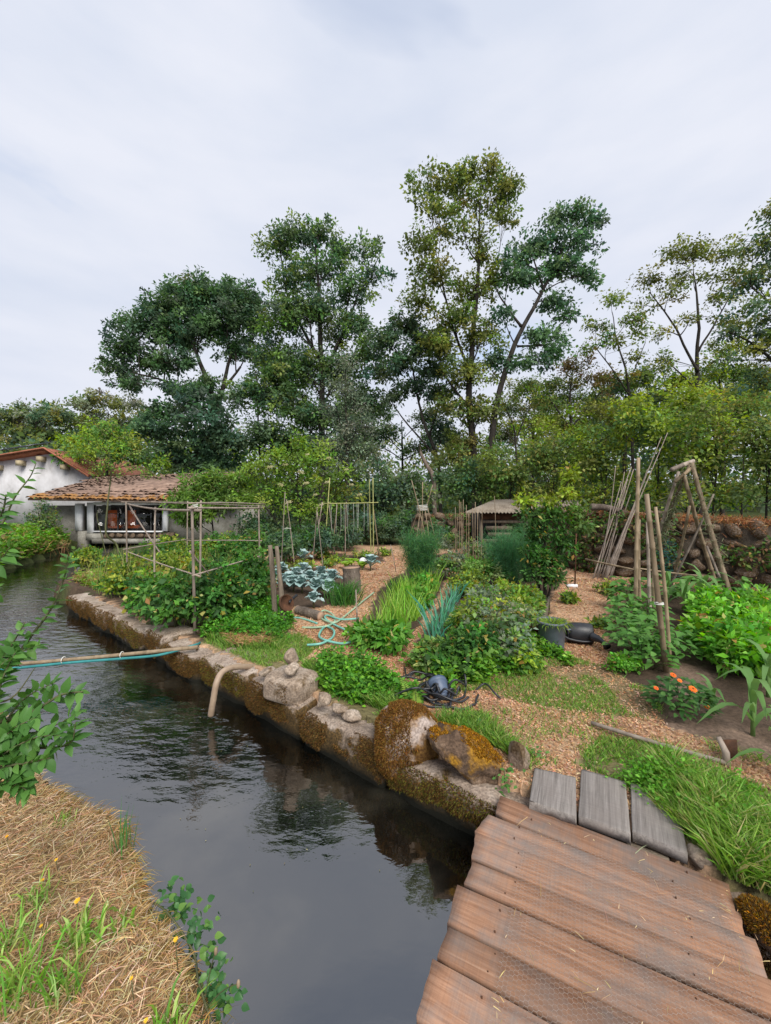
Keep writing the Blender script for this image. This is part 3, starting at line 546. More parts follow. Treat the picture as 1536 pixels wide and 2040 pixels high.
M['dark'] = pmat('dark_interior', [(.3,(.012,.012,.012)),(.7,(.03,.028,.026))], 2, .95, 0)
hs = thing('mill_house', 'low old mill house with brown tiled roof and glazed front over the canal', 'house', (-11, 18.5, -.3))
def part(name, mat, parent, *boxes, smooth=False):
    q = MB()
    for b in boxes: q.box(*b)
    return q.build(name, mat, parent, smooth)
for bx__ in ((hx(66), hx(150), HY+.1, HY+.4, -.2, 1.45), (hx(334), hx(470), HY+.15, HY+.45, -.2, 1.5), (hx(66), hx(66)+.3, HY+.4, HY+5, -.2, 1.4), (hx(470)-.3, hx(470), HY+.45, HY+5, -.2, 1.45)): part('wall', M['greywall'], hs, bx__)
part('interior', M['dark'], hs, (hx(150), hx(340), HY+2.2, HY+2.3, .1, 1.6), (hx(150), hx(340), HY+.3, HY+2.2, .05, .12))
part('door_frame', M['white'], hs, (hx(150), hx(162), HY-.02, HY+.2, hz(1057), hz(1003)))
part('corner_post', M['white'], hs, (hx(175), hx(187), HY-.05, HY+.15, hz(1062), hz(1001)))
part('corner_post', M['white'], hs, (hx(325), hx(334), HY-.05, HY+.15, hz(1058), hz(1003)))
part('lintel', M['white'], hs, (hx(187.2), hx(324.8), HY-.04, HY+.12, hz(1006), hz(1000.5)))
wi = part('window', M['white'], hs, (hx(187.3), hx(324.7), HY-.09, HY+.05, hz(1060), hz(1057.5)))
for a in (187.5, 234, 251, 300, 322): part('mullion', M['glass'], wi, (hx(a), hx(a+2.2), HY-.02, HY+.03, hz(1057.3), hz(1006.2)))
for a, b in ((189.9, 233.8), (236.4, 250.8), (253.4, 299.8), (302.4, 321.8)): part('pane', M['pane'], wi, (hx(a), hx(b), HY, HY+.012, hz(1057.2), hz(1006.3)))
part('transom', M['glass'], wi, (hx(189.9), hx(233.8), HY-.025, HY-.003, hz(1024), hz(1022.7)))
part('base_slab', M['greywall'], hs, (hx(188), hx(345), HY-.15, HY+.2, hz(1082), hz(1073.2)), (hx(175), hx(205), HY-.12, HY+.2, hz(1076), hz(1062.5)))
part('backing_wall', M['mortar'], hs, (hx(206), hx(345), HY+.02, HY+.2, hz(1073), hz(1060.4)))
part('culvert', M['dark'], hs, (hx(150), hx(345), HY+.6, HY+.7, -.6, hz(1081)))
for bx__ in ((hx(158), hx(172), HY-.1, HY+.4, -.8, hz(1058)), (hx(336), hx(350), HY-.1, HY+.4, -.8, hz(1073))): part('pier', M['greywall'], hs, bx__)
smesh = []
for k in range(6):
    v, f = rock_v(2, (1, 1, 1), 300+k, 16, .16, cutd=(.5,.85)); q = MB(); q.add(v, f); smesh.append(q.mesh('stone', M['wallstone'], np.zeros(3), False))
xx = 207.0
while xx < 340:
    wd = rng.uniform(9, 15); link_part('stone', smesh[rng.integers(6)], hs, (hx(xx+wd/2), HY-.02, hz(1066.8)), (1, 0, rng.normal(0, .1)), (0, 0, 1), (wd/F*HY*.52, .12, .135)); xx += wd
# tiled roof: barrel tiles in staggered rows, too small to pick apart
def tile_roof(parent, A, B, Cc, D, cols, rows, r, mats):
    """A,B eave left/right; C,D ridge right/left"""
    A, B, Cc, D = [np.asarray(q, float) for q in (A, B, Cc, D)]; q = MB(); q2 = MB()
    th = np.linspace(0, math.pi, 6)
    nrm = np.cross(B-A, D-A); nrm /= np.linalg.norm(nrm); nrm = nrm if nrm[2] > 0 else -nrm; side = (B-A)/np.linalg.norm(B-A)
    for i in range(cols):
        u = (i+.5)/cols
        for j in range(rows):
            w0, w1 = j/rows-.02, (j+1.12)/rows; w1 = min(w1, 1.0)
            p0 = (A*(1-u)+B*u)*(1-w0)+(D*(1-u)+Cc*u)*w0; p1 = (A*(1-u)+B*u)*(1-w1)+(D*(1-u)+Cc*u)*w1; jit = rng.normal(0, .02, 3); lift = nrm*(.05+rng.normal(0, .012))
            a = np.stack([p0+jit+lift+side*math.cos(t)*r*1.06+nrm*math.sin(t)*r*.75 for t in th]); b = np.stack([p1+jit+side*math.cos(t)*r*.9+nrm*math.sin(t)*r*.65 for t in th])
            t = q2 if (j < 1+ (rng.random() < .6) and u < .66) else q
            t.add(np.vstack([a, b]), np.array([[k, k+1, k+7, k+6] for k in range(5)]))
    base = MB(); base.add([A-nrm*.06, B-nrm*.06, Cc-nrm*.06, D-nrm*.06, A+nrm*.02, B+nrm*.02, Cc+nrm*.02, D+nrm*.02], np.array([[0,3,2,1],[4,5,6,7],[0,1,5,4],[1,2,6,5],[2,3,7,6],[3,0,4,7]]))
    rf = base.build('roof', mats[0], parent)
    for qq, mm in ((q, mats[0]), (q2, mats[1])):
        if qq.n: o = qq.build('roof_tiles', mm, rf); o['kind'] = 'stuff'
    return rf
tile_roof(hs, W(55, 994, 16.2), W(478, 1000, 16.4), W(478, 941, 21.5), W(196, 952, 21.5), 52, 13, .085, (M['oldtile'], M['ochretile']))
# chairs behind the glass
for k, (px, lab) in enumerate(((221, 'orange chair behind the left pane of the mill house window'), (258, 'orange chair behind the middle pane of the mill house window'))):
    c = np.array([hx(px)*1.03, HY+.6, .12]); t = thing('orange_chair', lab, 'chair', c, 'chairs behind the mill window'); x0, y0, z0 = c
    part('backrest', M['orange'], t, (x0-.2, x0+.2, y0, y0+.06, z0+.45, z0+1.12)); part('seat', M['orange'], t, (x0-.25, x0+.25, y0+.06, y0+.5, z0+.32, z0+.46))
    for dx in (-.2, .2):
        for dy in (.1, .45): part('leg', M['dark'], t, (x0+dx-.02, x0+dx+.02, y0+dy-.02, y0+dy+.02, z0, z0+.32))
# white gabled building behind
wb = thing('white_building', 'white gabled building with red roof edge and solar panels', 'building', (-20, 24, 0)); BY = 22.0
bw = lambda a, b: W(a, b, BY)
q = MB(); q.prism([bw(-330, 1045), bw(182, 1045), bw(182, 946), bw(105, 903), bw(-10, 921), bw(-330, 975)], (0, 0, 0), (0, 7, 0)); q.build('wall', M['plaster'], wb)
M['redtile'] = pmat('red_roof_edge', [(.3,(.22,.075,.045)),(.6,(.36,.14,.085)),(.8,(.45,.22,.15))], 4, .85, .3)
rf = MB(); ap = bw(105, 899.5)
for a, b in ((bw(188, 949), ap), (ap, bw(-340, 972))):
    rf.prism([a, b, b+np.array([0, 0, .13]), a+np.array([0, 0, .13])], (0, -.45, 0), (0, 7.3, 0))
rf = rf.build('roof', M['redtile'], wb)
q = MB(); q.prism([bw(190, 947)+[0, 0, .0], ap+[0, 0, .16], bw(-340, 972)+[0,0,.16], bw(-340, 972)+[0,0,.10], ap+[0, 0, .08], bw(192, 952)], (0, -.62, 0), (0, -.455, 0)); q.build('barge_board', M['redtile'], rf)
M['beam'] = pmat('pale_beam', [(.3,(.40,.33,.21)),(.7,(.5,.42,.28))], 4, .8, 0)
for px, py in ((135, 925), (88, 909), (48, 917), (3, 926), (-60, 937)):
    c = bw(px, py+6); part('rafter_end', M['beam'], rf, (c[0]-.13, c[0]+.13, c[1]-.38, c[1]-.003, c[2]-.14, c[2]+.13))
M['solar'] = pmat('solar_glass', [(.3,(.025,.035,.06)),(.7,(.05,.065,.10))], 3, .18, 0, spec=.6)
for k in range(4):
    x0 = -19.0-k*1.75; zb = 4.42-.0*k-abs(x0+17.8)*.02; q = MB(); a = np.array([x0-1.68, 21.7, zb-.15-.32*k*.4]); b2_ = np.array([x0, 21.7, zb-.15-.0])
    a[2] = 4.80-(-18.2-a[0])*.155; b2_[2] = 4.80-(-18.2-b2_[0])*.155
    q.prism([a, b2_, b2_+[0, 1.6, .42], a+[0, 1.6, .42]], (0, 0, 0), (0, 0, .05)); q.build('solar_panel', M['solar'], rf)
# ================================================================== dry stone wall at the back of the garden
sw = thing('dry_stone_wall', 'rough dry stone wall along the back of the garden', 'wall', (5, 9, 0))
SWL = np.array([(10.5,5.4),(6.9,7.1),(4.75,8.9),(3.75,11.2),(3.0,13.6),(.9,14.2)]); ctr_h = [1.28,1.28,1.40,1.35,1.22,1.15]
lens = np.hypot(*np.diff(SWL, axis=0).T); cum = np.concatenate([[0], np.cumsum(lens)])
def wpt(s, off=0):
    k = min(np.searchsorted(cum, s, side='right')-1, len(lens)-1); t = (s-cum[k])/lens[k]; p = SWL[k]*(1-t)+SWL[k+1]*t; d = (SWL[k+1]-SWL[k])/lens[k]; nrm = np.array([d[1], -d[0]]); nrm = nrm if nrm@(-p) > 0 else -nrm
    return p+nrm*off, d, nrm, ctr_h[k]*(1-t)+ctr_h[k+1]*t
core = MB()
for s in np.arange(0, cum[-1]-.3, .5):
    p0, d0, n0, h0 = wpt(s); p1, d1, n1, h1 = wpt(s+.5); core.prism([(*(p0+n0*-.02), -.2), (*(p0-n0*.5), -.2), (*(p0-n0*.5), h0-.12), (*(p0-n0*.02), h0-.12)], (0, 0, 0), (*(p1-p0), h1-h0))
core.build('core', M['mortar'], sw)
M['fieldstone'] = M['wallstone']
cnt = 0; s = 2.2
zrow = 0.0
rows = []
for s_ in (0,):
    zz = 0.02
    while zz < 1.36:
        hrow = rng.uniform(.20, .31); s = 2.2
        while s < cum[-1]-.4:
            big = 1.9 if s < 4.3 else 1.0; far = 1.0 if s < 9 else 1.35
            L = rng.uniform(.2, .46)*big**.5*far; p, d, nr, h = wpt(s+L/2, -.02+rng.normal(0, .05))
            if zz+hrow*.5 < h-.03 and cnt < 300:
                link_part('stone', smesh[rng.integers(6)], sw, (p[0], p[1], zz+hrow/2+rng.normal(0, .02)), (*d, rng.normal(0, .22)), (rng.normal(0, .3), rng.normal(0, .3), 1), (L*.57, .16, hrow*rng.uniform(.45, .7)*big**.35)); cnt += 1
            s += L*.98
        zz += hrow*.92
# dry creeper and needles spilling over the top
q = MB(); n = 26000; s = rng.beta(.8, 1.6, n)*cum[-1]*.97; pos = []; 
for a in s: p, d, nr, h = wpt(a, 0); pos.append((*p, h, *nr, *d))
pos = np.array(pos); off = rng.uniform(-.45, .12, n); dz = np.where(off > .04, -rng.exponential(.16, n)*np.where(s < 4.6, 2.4, 1), .0)
keep = (fbm2(s, dz, 1.5, 3, 2) > np.where(off > .04, np.where(s < 4.6, -.3, .15), -.6)); pp = np.column_stack([pos[:, 0]+pos[:, 3]*off, pos[:, 1]+pos[:, 4]*off, pos[:, 2]-.05+dz+rng.normal(0, .025, n)])[keep]; n = len(pp)
q.blades(pp, pp+rng.normal(0, .055, (n, 3))+np.array([0, -.02, -.02]), .009, cubes([(.30,.12,.05),(.38,.18,.08),(.22,.10,.05),(.45,.26,.14),(.2,.14,.07)], n), .1)
o = q.build('dry_creeper', M['straw'], sw); o['kind'] = 'stuff'
q = MB(); n = 13000; s = rng.uniform(1.5, cum[-1]*.97, n); hh_ = rng.random(n); pos = np.array([(*wpt(a, .12)[0], wpt(a)[3]) for a in s]); zz_ = pos[:, 2]*hh_
kp = fbm2(s, zz_, 1.6, 3, 55) > .02; pp = np.column_stack([pos[:, 0], pos[:, 1]+rng.normal(0, .05, n), zz_])[kp]; n = len(pp); nr = rng.normal(0, .4, (n, 3))+[-.3, -.7, .3]
q.leaves(pp, rng.normal(0, 1, (n, 3))+[0, 0, -.4], nr, rng.uniform(.05, .11, n), rng.uniform(.03, .06, n), cubes([(.04,.09,.025),(.06,.12,.03),(.10,.15,.04),(.15,.10,.05)], n, .2)); o = q.build('wall_creeper', M['leaf'], sw); o['kind'] = 'stuff'
q = MB(); pa = W(1178, 1010, 9.0); pb = W(1235, 1018, 8.6); q.tube(smooth_path([pa, (pa+pb)/2+[0, 0, .03], pb], 10), np.linspace(.085, .06, 10)*(1+rng.normal(0, .06, 10)), 9)
tag(q.build('weathered_log', M['palebark'], smooth=True), 'grey weathered log lying along the top of the stone wall', 'log')
# ---- shed in the corner
sh = thing('garden_shed', 'low plank shed with corrugated roof sheets against the wall', 'shed', (3.0, 11.0, 0)); SY = 10.6
M['sheet'] = pmat('corrugated_sheet', [(.3,(.12,.095,.07)),(.5,(.21,.175,.135)),(.8,(.31,.275,.23))], 3, .8, .2)
def corrugated(parent, a, b, c, d, waves, amp):
    a, b, c, d = [np.asarray(t, float) for t in (a, b, c, d)]; n = waves*6; t = np.linspace(0, 1, n+1)[:, None]; nz = np.array([0, 0, 1.]); w = np.sin(t*waves*2*math.pi)*amp*nz
    e0 = a*(1-t)+b*t+w; e1 = d*(1-t)+c*t+w; v = np.vstack([e0, e1, e0-nz*.012, e1-nz*.012]); N = n+1; k = np.arange(n)
    f = np.vstack([np.stack([k, k+1, k+N+1, k+N], 1), np.stack([k+2*N, k+3*N, k+3*N+1, k+2*N+1], 1), np.stack([k, k+2*N, k+2*N+1, k+1], 1), np.stack([k+N, k+N+1, k+3*N+1, k+3*N], 1)])
    q = MB(); q.add(v, f); return q.build('roof_sheet', M['sheet'], parent, True)
corrugated(sh, W(925, 1021, 10.3), W(1052, 1021, 10.3), W(1052, 994, 12), W(985, 996, 12), 18, .018)
corrugated(sh, W(1056, 1012, 10.2), W(1158, 1006, 9.8), W(1150, 996, 11), W(1062, 997, 11.4), 16, .022)
for k, (x0, x1, y0, y1) in enumerate([(958,1040,1022,1035),(962,1042,1037,1042),(968,1020,1048,1056),(972,1018,1061,1069),(960,1040,1074,1082)]):
    a, b = W(x0, y1, SY), W(x1, y0, SY); q = MB(); q.box(a[0], b[0], SY-.03, SY+.02+.004*k, a[2], b[2]); q.build('plank', M['rust'] if k == 0 else M['oldwood'], sh)
for px in (955, 1000, 1045): a, b = W(px, 1100, SY+.1), W(px+6, 1022, SY+.1); q = MB(); q.box(a[0], b[0], SY+.04, SY+.14, 0, b[2]); q.build('post', M['oldwood'], sh)
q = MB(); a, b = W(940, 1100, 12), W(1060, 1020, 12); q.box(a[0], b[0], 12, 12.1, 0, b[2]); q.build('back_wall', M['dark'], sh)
# ================================================================== trees
DK = [(.054,.094,.056),(.074,.122,.066),(.098,.152,.072),(.06,.105,.07)]
MID = [(.078,.132,.045),(.104,.168,.05),(.13,.198,.058),(.072,.122,.05)]
OLV = [(.11,.135,.04),(.145,.17,.05),(.085,.11,.035),(.18,.195,.06)]
YEL = [(.16,.23,.04),(.21,.28,.05),(.13,.20,.035),(.25,.30,.07)]
GRY = [(.13,.16,.105),(.165,.195,.135),(.10,.13,.085),(.2,.225,.16)]
BRN = [(.16,.125,.06),(.2,.155,.08),(.13,.11,.05),(.11,.13,.05)]
def crown_leaves(q, ctr, rad, ncl, nlf, leaf, cols, csize, flat=.65, shell=.55, rg=None):
    """leaf clumps through an ellipsoid, thicker towards its skin; returns the clump centres"""
    d = rng.normal(size=(ncl, 3)); d /= np.linalg.norm(d, axis=1)[:, None]; d[:, 2] = np.where(d[:, 2] < -.45, -d[:, 2]*.6, d[:, 2])
    r = rng.random(ncl)**.42*np.where(rng.random(ncl) < .14, rng.uniform(1.0, 1.35, ncl), 1) ; r = np.clip(r*(1+fbm(d*1.0+ctr[:1], 1.7, 2, int(abs(ctr[0])*10))*.35),   .15, 1.35); cc = ctr + d*r[:, None]*rad
    base = cubes(cols, ncl, .16); k = rng.poisson(nlf*rng.uniform(.4, 1.6, ncl)); idx = np.repeat(np.arange(ncl), k); n = len(idx)
    cs = csize*rng.uniform(.6, 1.4, ncl)*np.where(r > 1, .7, 1); g = rng.normal(size=(n, 3))*np.array([1, 1, flat]); g /= (np.linalg.norm(g, axis=1)[:, None]+1e-6); g *= (rng.random(n)**.5)[:, None]
    pos = cc[idx]+g*cs[idx][:, None]; dr = g+rng.normal(0, .6, (n, 3)); dr[:, 2] -= .25; nr = rng.normal(0, .55, (n, 3)); nr[:, 2] += .8; nr += d[idx]*.5
    col = np.clip(base[idx]*(1+rng.normal(0, .16, (n, 1))), .005, .9); L = leaf[0]*rng.uniform(.45, 1.4, n)
    if leaf[0] < .1: old = rng.random(n) < .05; col[old] = cubes([(.30,.25,.06),(.24,.16,.06),(.34,.32,.12)], n, .2)[old]      # a few yellowed leaves
    q.leaves(pos, dr, nr, L, L*leaf[1]*rng.uniform(.7, 1.25, n), col); return cc
def tree(name, label, Y, trunks, lobes, cols, leaf=(.19,.6), dens=1.0, bark='bark', group=None, nlf=40, depth=.85, csize=None, twigs=.5, zb=None, cat='tree'):
    """trunks: lists of (px,py,radius m) from foot to top; lobes: (px,py,rx,ry) in photo pixels at distance Y"""
    t0 = W(trunks[0][0][0], trunks[0][0][1], Y); t0[2] = float(land(np.array([t0[0]]), np.array([Y]))[0])
    t = thing(name, label, cat, t0, group); tq = MB(); cq = MB(); tp = []
    for tr in trunks:
        pts = []
        for j, (px, py, r) in enumerate(tr):
            p = W(px, py, Y)
            if j == 0 and py > 930: p[2] = t0[2]-.1
            p[1] += rng.normal(0, .15)*(j > 0); pts.append((*p, r))
        pts = np.array(pts); s = smooth_path(pts, max(10, 5*len(pts))); s[:, :3] += np.column_stack([fbm2(s[:, 2]*.6, s[:, 0]*0, 1, 2, 3), fbm2(s[:, 2]*.6, s[:, 0]*0, 1, 2, 8), s[:, 2]*0])*.08
        rr = s[:, 3].copy(); rr[0] *= 1.35; tq.tube(s[:, :3], rr*.68, 8); tp.append(s)
    tp = np.vstack(tp)
    for lb in lobes:
        px, py, rx, ry = lb[:4]; dd = lb[4] if len(lb) > 4 else 1; lc = lb[5] if len(lb) > 5 else cols
        c = W(px, py, Y); rw = np.array([rx, (rx+ry)/2*depth, ry])*Y/F; c[1] += rng.normal(0, .35)*rw[1]
        ar = math.pi*rx*ry*(Y/F)**2; cs = csize or max(.45, .38*min(rw[0], rw[2])**.6); ncl = max(8, int(ar*dens*dd*5.6))
        cc = crown_leaves(cq, c, rw, ncl, nlf, leaf, lc, cs)
        e = np.linalg.norm(tp[:, :3]-(c-[0, 0, rw[2]*1.1]), axis=1)+np.where(tp[:, 2] > c[2]+rw[2]*.3, 5, 0); a = tp[np.argmin(e)]
        m_ = (a[:3]+c)/2+np.array([rng.normal(0, .2)*rw[0], rng.normal(0, .2)*rw[0], rw[2]*.15]); r0 = min(a[3]*.42, .03*min(rw[0], rw[2])+.02)
        tq.tube(bez(a[:3], m_, c+[0, 0, rw[2]*.3], 9), np.linspace(r0, r0*.3, 9), 6)
        br_ = bez(a[:3], m_, c+[0, 0, rw[2]*.3], 9)
        for w in cc[rng.random(len(cc)) < twigs*min(1, 22/len(cc))]:
            s0 = br_[rng.integers(3, 9)]; tq.tube(bez(s0, (s0+w)/2+rng.normal(0, .12, 3)*rw[0]*.5, w, 5), np.linspace(r0*.38, .012, 5), 4, False)
    tq.build('trunk', M[bark], t, True)
    o = cq.build('crown', M['leaf'], t); return t
def scatter_lobes(outline, n, r):
    """lobes of about r pixels spread through a crown outline given in photo pixels"""
    p = sample(np.array(outline, float), n); return [(a, b, r*rng.uniform(.7, 1.25), r*rng.uniform(.6, 1.0)) for a, b in p]
# far wood that reads as one mass
q = MB(); prof = [(-400,800),(0,812),(60,800),(120,806),(180,795),(260,800),(330,830),(420,850),(520,850),(700,850),(790,872),(850,868),(930,868),(1040,852),(1120,800),(1210,772),(1290,745),(1380,740),(1536,735),(2000,730)]
pxs = np.array([a for a, b in prof]); pys = np.array([b for a, b in prof])
for layer, (Y, dy, cols_) in enumerate(((62, 0, GRY+MID+OLV), (50, 22, MID+DK+OLV), (42, 45, MID+YEL+DK), (36, 75, OLV+MID+DK))):
    n = 900; px = rng.uniform(-420, 1950, n); top = np.interp(px, pxs, pys)+dy+fbm2(px, px*0, .02, 3, layer)*22; gapm = np.where((px > 740) & (px < 900) & (layer > 1), 60, 0); top = top+gapm
    py = top+(rng.random(n)**1.2)*(1035-top); Yv = Y+rng.normal(0, 2, n); c = np.column_stack([(px-768)/F*Yv, Yv, CH+(HZ-py)/F*Yv]); base = cubes(cols_, n, .2)
    k = 26; idx = np.repeat(np.arange(n), k); g = rng.normal(size=(n*k, 3))*np.array([1, 1, .7])*.55; L = rng.uniform(.35, .65, n*k)
    nr = rng.normal(0, .5, (n*k, 3)); nr[:, 2] += .6; nr[:, 1] -= .5; q.leaves(c[idx]+g, g+rng.normal(0, .4, g.shape), nr, L, L*.6, base[idx]*(1+rng.normal(0, .15, (n*k, 1))))
tag(q.build('far_woods', M['leaf'], origin=(0, 45, 0)), 'distant mixed woodland behind the garden', 'woods', kind='stuff')
# the individual trees
tree('broad_tree', 'broad round dark green tree with forked trunk behind the mill house', 31, [[(425,985,.45),(428,880,.4),(425,800,.34),(405,740,.26),(385,690,.16)],[(428,840,.3),(450,740,.2),(470,670,.12)],[(420,800,.2),(330,760,.12),(270,745,.08)],[(425,800,.2),(480,730,.12)]],
     [(380,590,72,45),(440,590,70,48),(330,620,62,45),(290,655,62,40),(250,700,50,35),(228,735,36,28),(340,675,65,42),(400,655,75,50),(455,645,60,50),(490,610,35,45),(300,720,62,28),(360,730,55,25),(250,760,45,18),(470,700,48,38),(505,660,25,40),(420,775,45,25),(340,770,30,14),(280,770,30,14)], DK+[(.06,.115,.045)]*2, (.26,.55), 1.1)
tree('leafy_tree', 'tall leafy green tree left of the tallest tree', 27, [[(640,990,.35),(642,850,.3),(640,700,.24),(635,580,.16),(630,490,.08)],[(640,760,.2),(700,620,.1),(725,530,.06)],[(640,720,.18),(575,600,.1),(560,510,.05)]],
     [(600,470,50,38),(640,465,40,32),(560,505,40,42),(680,500,30,32),(730,500,34,38,.8),(745,560,32,34,.7),(640,540,60,45),(580,570,55,42),(700,590,45,45),(620,630,70,50,1.2),(690,660,60,50,1.2),(570,660,55,50,1.1),(540,720,45,55,1.1),(600,740,65,60,1.3),(670,750,65,60,1.3),(730,720,38,50,1),(560,810,55,60,1.2),(640,840,70,60,1.6),(720,820,50,60,1.3),(500,800,40,50,1.2),(600,900,70,50,1.6),(540,880,50,50,1.4),(690,900,60,40,1.4),(560,760,50,50,1.3)], DK+MID, (.23,.55), 1.0)
tree('grey_green_tree', 'narrow grey green tree in front of the leafy tree', 19.5, [[(690,1000,.12),(690,880,.09),(688,740,.03)]],
     [(690,735,22,28),(680,780,34,34),(705,800,34,36),(670,830,38,36),(715,850,40,40),(690,880,46,40),(660,900,36,34),(730,905,38,38),(690,940,50,30)], GRY+[(.07,.095,.06)], (.13,.45), 2.2, nlf=28)
tree('tallest_tree', 'tallest slender olive green tree in the middle of the wood', 24, [[(945,1000,.36),(942,900,.32),(935,780,.27),(945,650,.2),(952,520,.13),(955,400,.05)],[(940,760,.16),(900,640,.1),(870,520,.06)],[(948,600,.12),(990,520,.06)],[(940,820,.12),(880,740,.07)]],
     [(960,345,55,32,.75),(1010,390,34,36,.7),(905,370,42,36,.75),(850,385,38,36,.75),(950,410,60,36,.5),(870,440,45,40,.55),(1000,440,35,32,.5),(920,480,55,35,.5),(840,500,34,36,.7),(970,520,40,36,.5),(860,560,48,40,.75),(940,580,50,40,.65),(830,610,34,34,.7),(990,560,40,30,.6),(900,650,55,40,.8),(960,680,45,42,.7),(870,700,45,40,.8),(930,750,55,45,.8),(900,820,50,42,.7),(965,830,40,45,.8),(930,890,48,40,.8),(900,930,50,34,.8),(960,940,44,34,.8)], OLV+[(.09,.13,.045)]*2, (.2,.62), 1.75, nlf=36)
tree('leaning_tree', 'dark leaning tree with bright green tufted top right of the tallest tree', 23.5, [[(955,1000,.30),(975,900,.28),(990,800,.25),(1020,700,.21),(1060,620,.16),(1100,540,.11),(1130,470,.06)],[(1040,650,.13),(1000,600,.07),(985,570,.05)],[(1030,690,.1),(1090,690,.06)],[(1085,580,.1),(1060,520,.06)]],
     [(1120,430,34,28),(1165,440,32,34),(1150,490,42,36),(1100,480,32,34),(1060,490,36,32),(1030,520,34,30),(1120,540,44,34),(1160,560,26,30),(1070,555,40,30),(1020,560,32,28),(1115,600,34,28),(1130,635,20,20),(1000,640,30,22,.7),(1080,680,42,34),(1050,730,42,24),(1100,715,28,28),(985,720,34,30,.7)], [(.066,.118,.07),(.084,.142,.072),(.056,.098,.062),(.11,.175,.085)], (.22,.6), 1.2)
tree('dark_spreading_tree', 'dark thin-trunked tree left of the tallest trunk', 25.5, [[(880,1010,.18),(872,920,.16),(850,860,.14),(835,800,.1),(820,730,.07)],[(868,910,.1),(800,830,.06),(775,790,.03)],[(855,870,.1),(890,760,.06)]],
     [(810,660,45,36),(770,690,36,34),(850,690,42,36),(800,730,48,34),(870,740,34,34),(760,750,26,26),(830,775,40,26),(790,790,26,18),(880,790,28,26),(890,860,30,40,.6)], DK+[(.05,.07,.03)], (.22,.55), 1.6)
tree('dead_snag', 'broken pale dead trunk leaning beside the dark spreading tree', 22, [[(868,1000,.16),(862,960,.19),(848,925,.16),(838,900,.12),(836,887,.03)]], [(875,955,10,12,1,DK)], DK, bark='palebark')
tree('open_tree', 'open crowned olive tree with pale forked branches on the right', 27, [[(1395,1000,.26),(1392,860,.22),(1392,740,.18),(1388,640,.12),(1385,540,.05)],[(1390,740,.13),(1340,640,.08),(1295,580,.04)],[(1392,700,.11),(1440,610,.06),(1465,560,.03)],[(1390,780,.09),(1330,720,.05)]],
     [(1385,505,40,24,.6),(1340,520,40,26,.6),(1430,515,38,26,.6),(1300,555,32,24,.6),(1465,550,30,28,.6),(1380,560,50,26,.45),(1330,590,36,22,.45),(1430,600,36,24,.45),(1285,610,26,20,.4),(1370,640,40,22,.3),(1450,650,32,24,.5),(1320,660,30,20,.3)], OLV+[(.07,.085,.03)], (.19,.6), 2.0, nlf=28)
tree('thin_tree', 'thin sparse tree between the brown tree and the open crowned tree', 25, [[(1262,1000,.16),(1260,860,.13),(1250,760,.1),(1235,680,.06),(1220,620,.03)],[(1256,790,.07),(1190,690,.04)],[(1252,760,.06),(1290,680,.03)]],
     [(1225,600,34,18,.6),(1190,645,30,22,.6),(1250,640,34,20,.6),(1285,660,24,18,.5),(1215,690,40,20,.5),(1180,690,20,16,.5),(1270,710,26,18,.4),(1230,750,30,20,.4),(1300,740,24,20,.5)], OLV+MID, (.19,.6), 2.0, nlf=28)
tree('edge_tree', 'dark tree reaching in from the right edge of the picture', 19, [[(1600,1010,.3),(1590,850,.26),(1570,700,.2),(1560,560,.12),(1575,440,.05)],[(1585,760,.12),(1500,690,.07),(1450,660,.04)],[(1575,640,.1),(1510,560,.05)]],
     [(1540,430,40,40,.9),(1500,490,34,36,.9),(1560,500,60,50),(1520,560,48,40),(1490,620,45,30,.9),(1560,640,70,50),(1470,660,42,26,.9),(1520,700,60,36),(1450,720,34,20,.7),(1560,760,60,40),(1500,770,44,24,.7),(1640,560,60,80),(1650,720,60,80)], DK+OLV, (.19,.55), 1.0)
tree('brown_tree', 'brownish leaved tree under the leaning tree on the right', 26, [[(1140,1000,.2),(1140,900,.16),(1135,800,.11),(1140,730,.05)],[(1140,860,.1),(1090,790,.06)],[(1140,850,.1),(1200,780,.05)]],
     [(1150,735,45,28,.8,BRN),(1190,760,40,32,.8,BRN),(1110,770,42,30,.8),(1150,800,55,34,.8),(1080,810,36,30,.8),(1200,820,44,34,.8),(1130,850,55,34,.8,YEL+OLV),(1060,850,36,26,.7,YEL)], OLV+MID, (.17,.55), 1.6)
tree('bare_stem_tree', 'slim tree with yellowish leaves between leaning tree and brown tree', 24.5, [[(1032,1000,.11),(1028,900,.09),(1020,840,.06),(1000,800,.03)],[(1026,880,.06),(1060,800,.03)]], [(1050,790,32,28,.6),(1010,800,26,24,.5),(1075,850,30,24,.6),(1000,850,24,22,.5)], YEL+OLV, (.15,.55), 1)
tree('slim_pine', 'slim bare trunk between the broad tree and the leafy tree', 26, [[(518,1000,.10),(516,880,.09),(512,800,.07),(510,740,.04)]], [(500,770,34,26,.8),(530,790,30,22,.8),(480,800,26,20,.6)], DK, (.16,.4), 1)
tree('dark_understorey_tree', 'dense dark tree under the broad crown beside the mill roof', 24.5, [[(380,1010,.2),(385,880,.1),(390,800,.05)]],
     [(390,800,50,34),(350,830,55,36),(430,840,60,40),(320,870,55,36),(390,880,70,45),(460,890,50,50),(340,920,60,36),(420,930,70,36)], DK+[(.04,.075,.045)], (.26,.55), 1.0)
tree('left_oak', 'grey green tree crown behind the white building at the left edge', 38, [[(70,1000,.25),(72,900,.2),(75,840,.1)]], [(30,835,50,28),(80,825,50,26),(120,840,40,28),(50,870,60,28),(110,875,60,26),(-20,850,50,34)], OLV+DK+GRY, (.26,.6), .8)
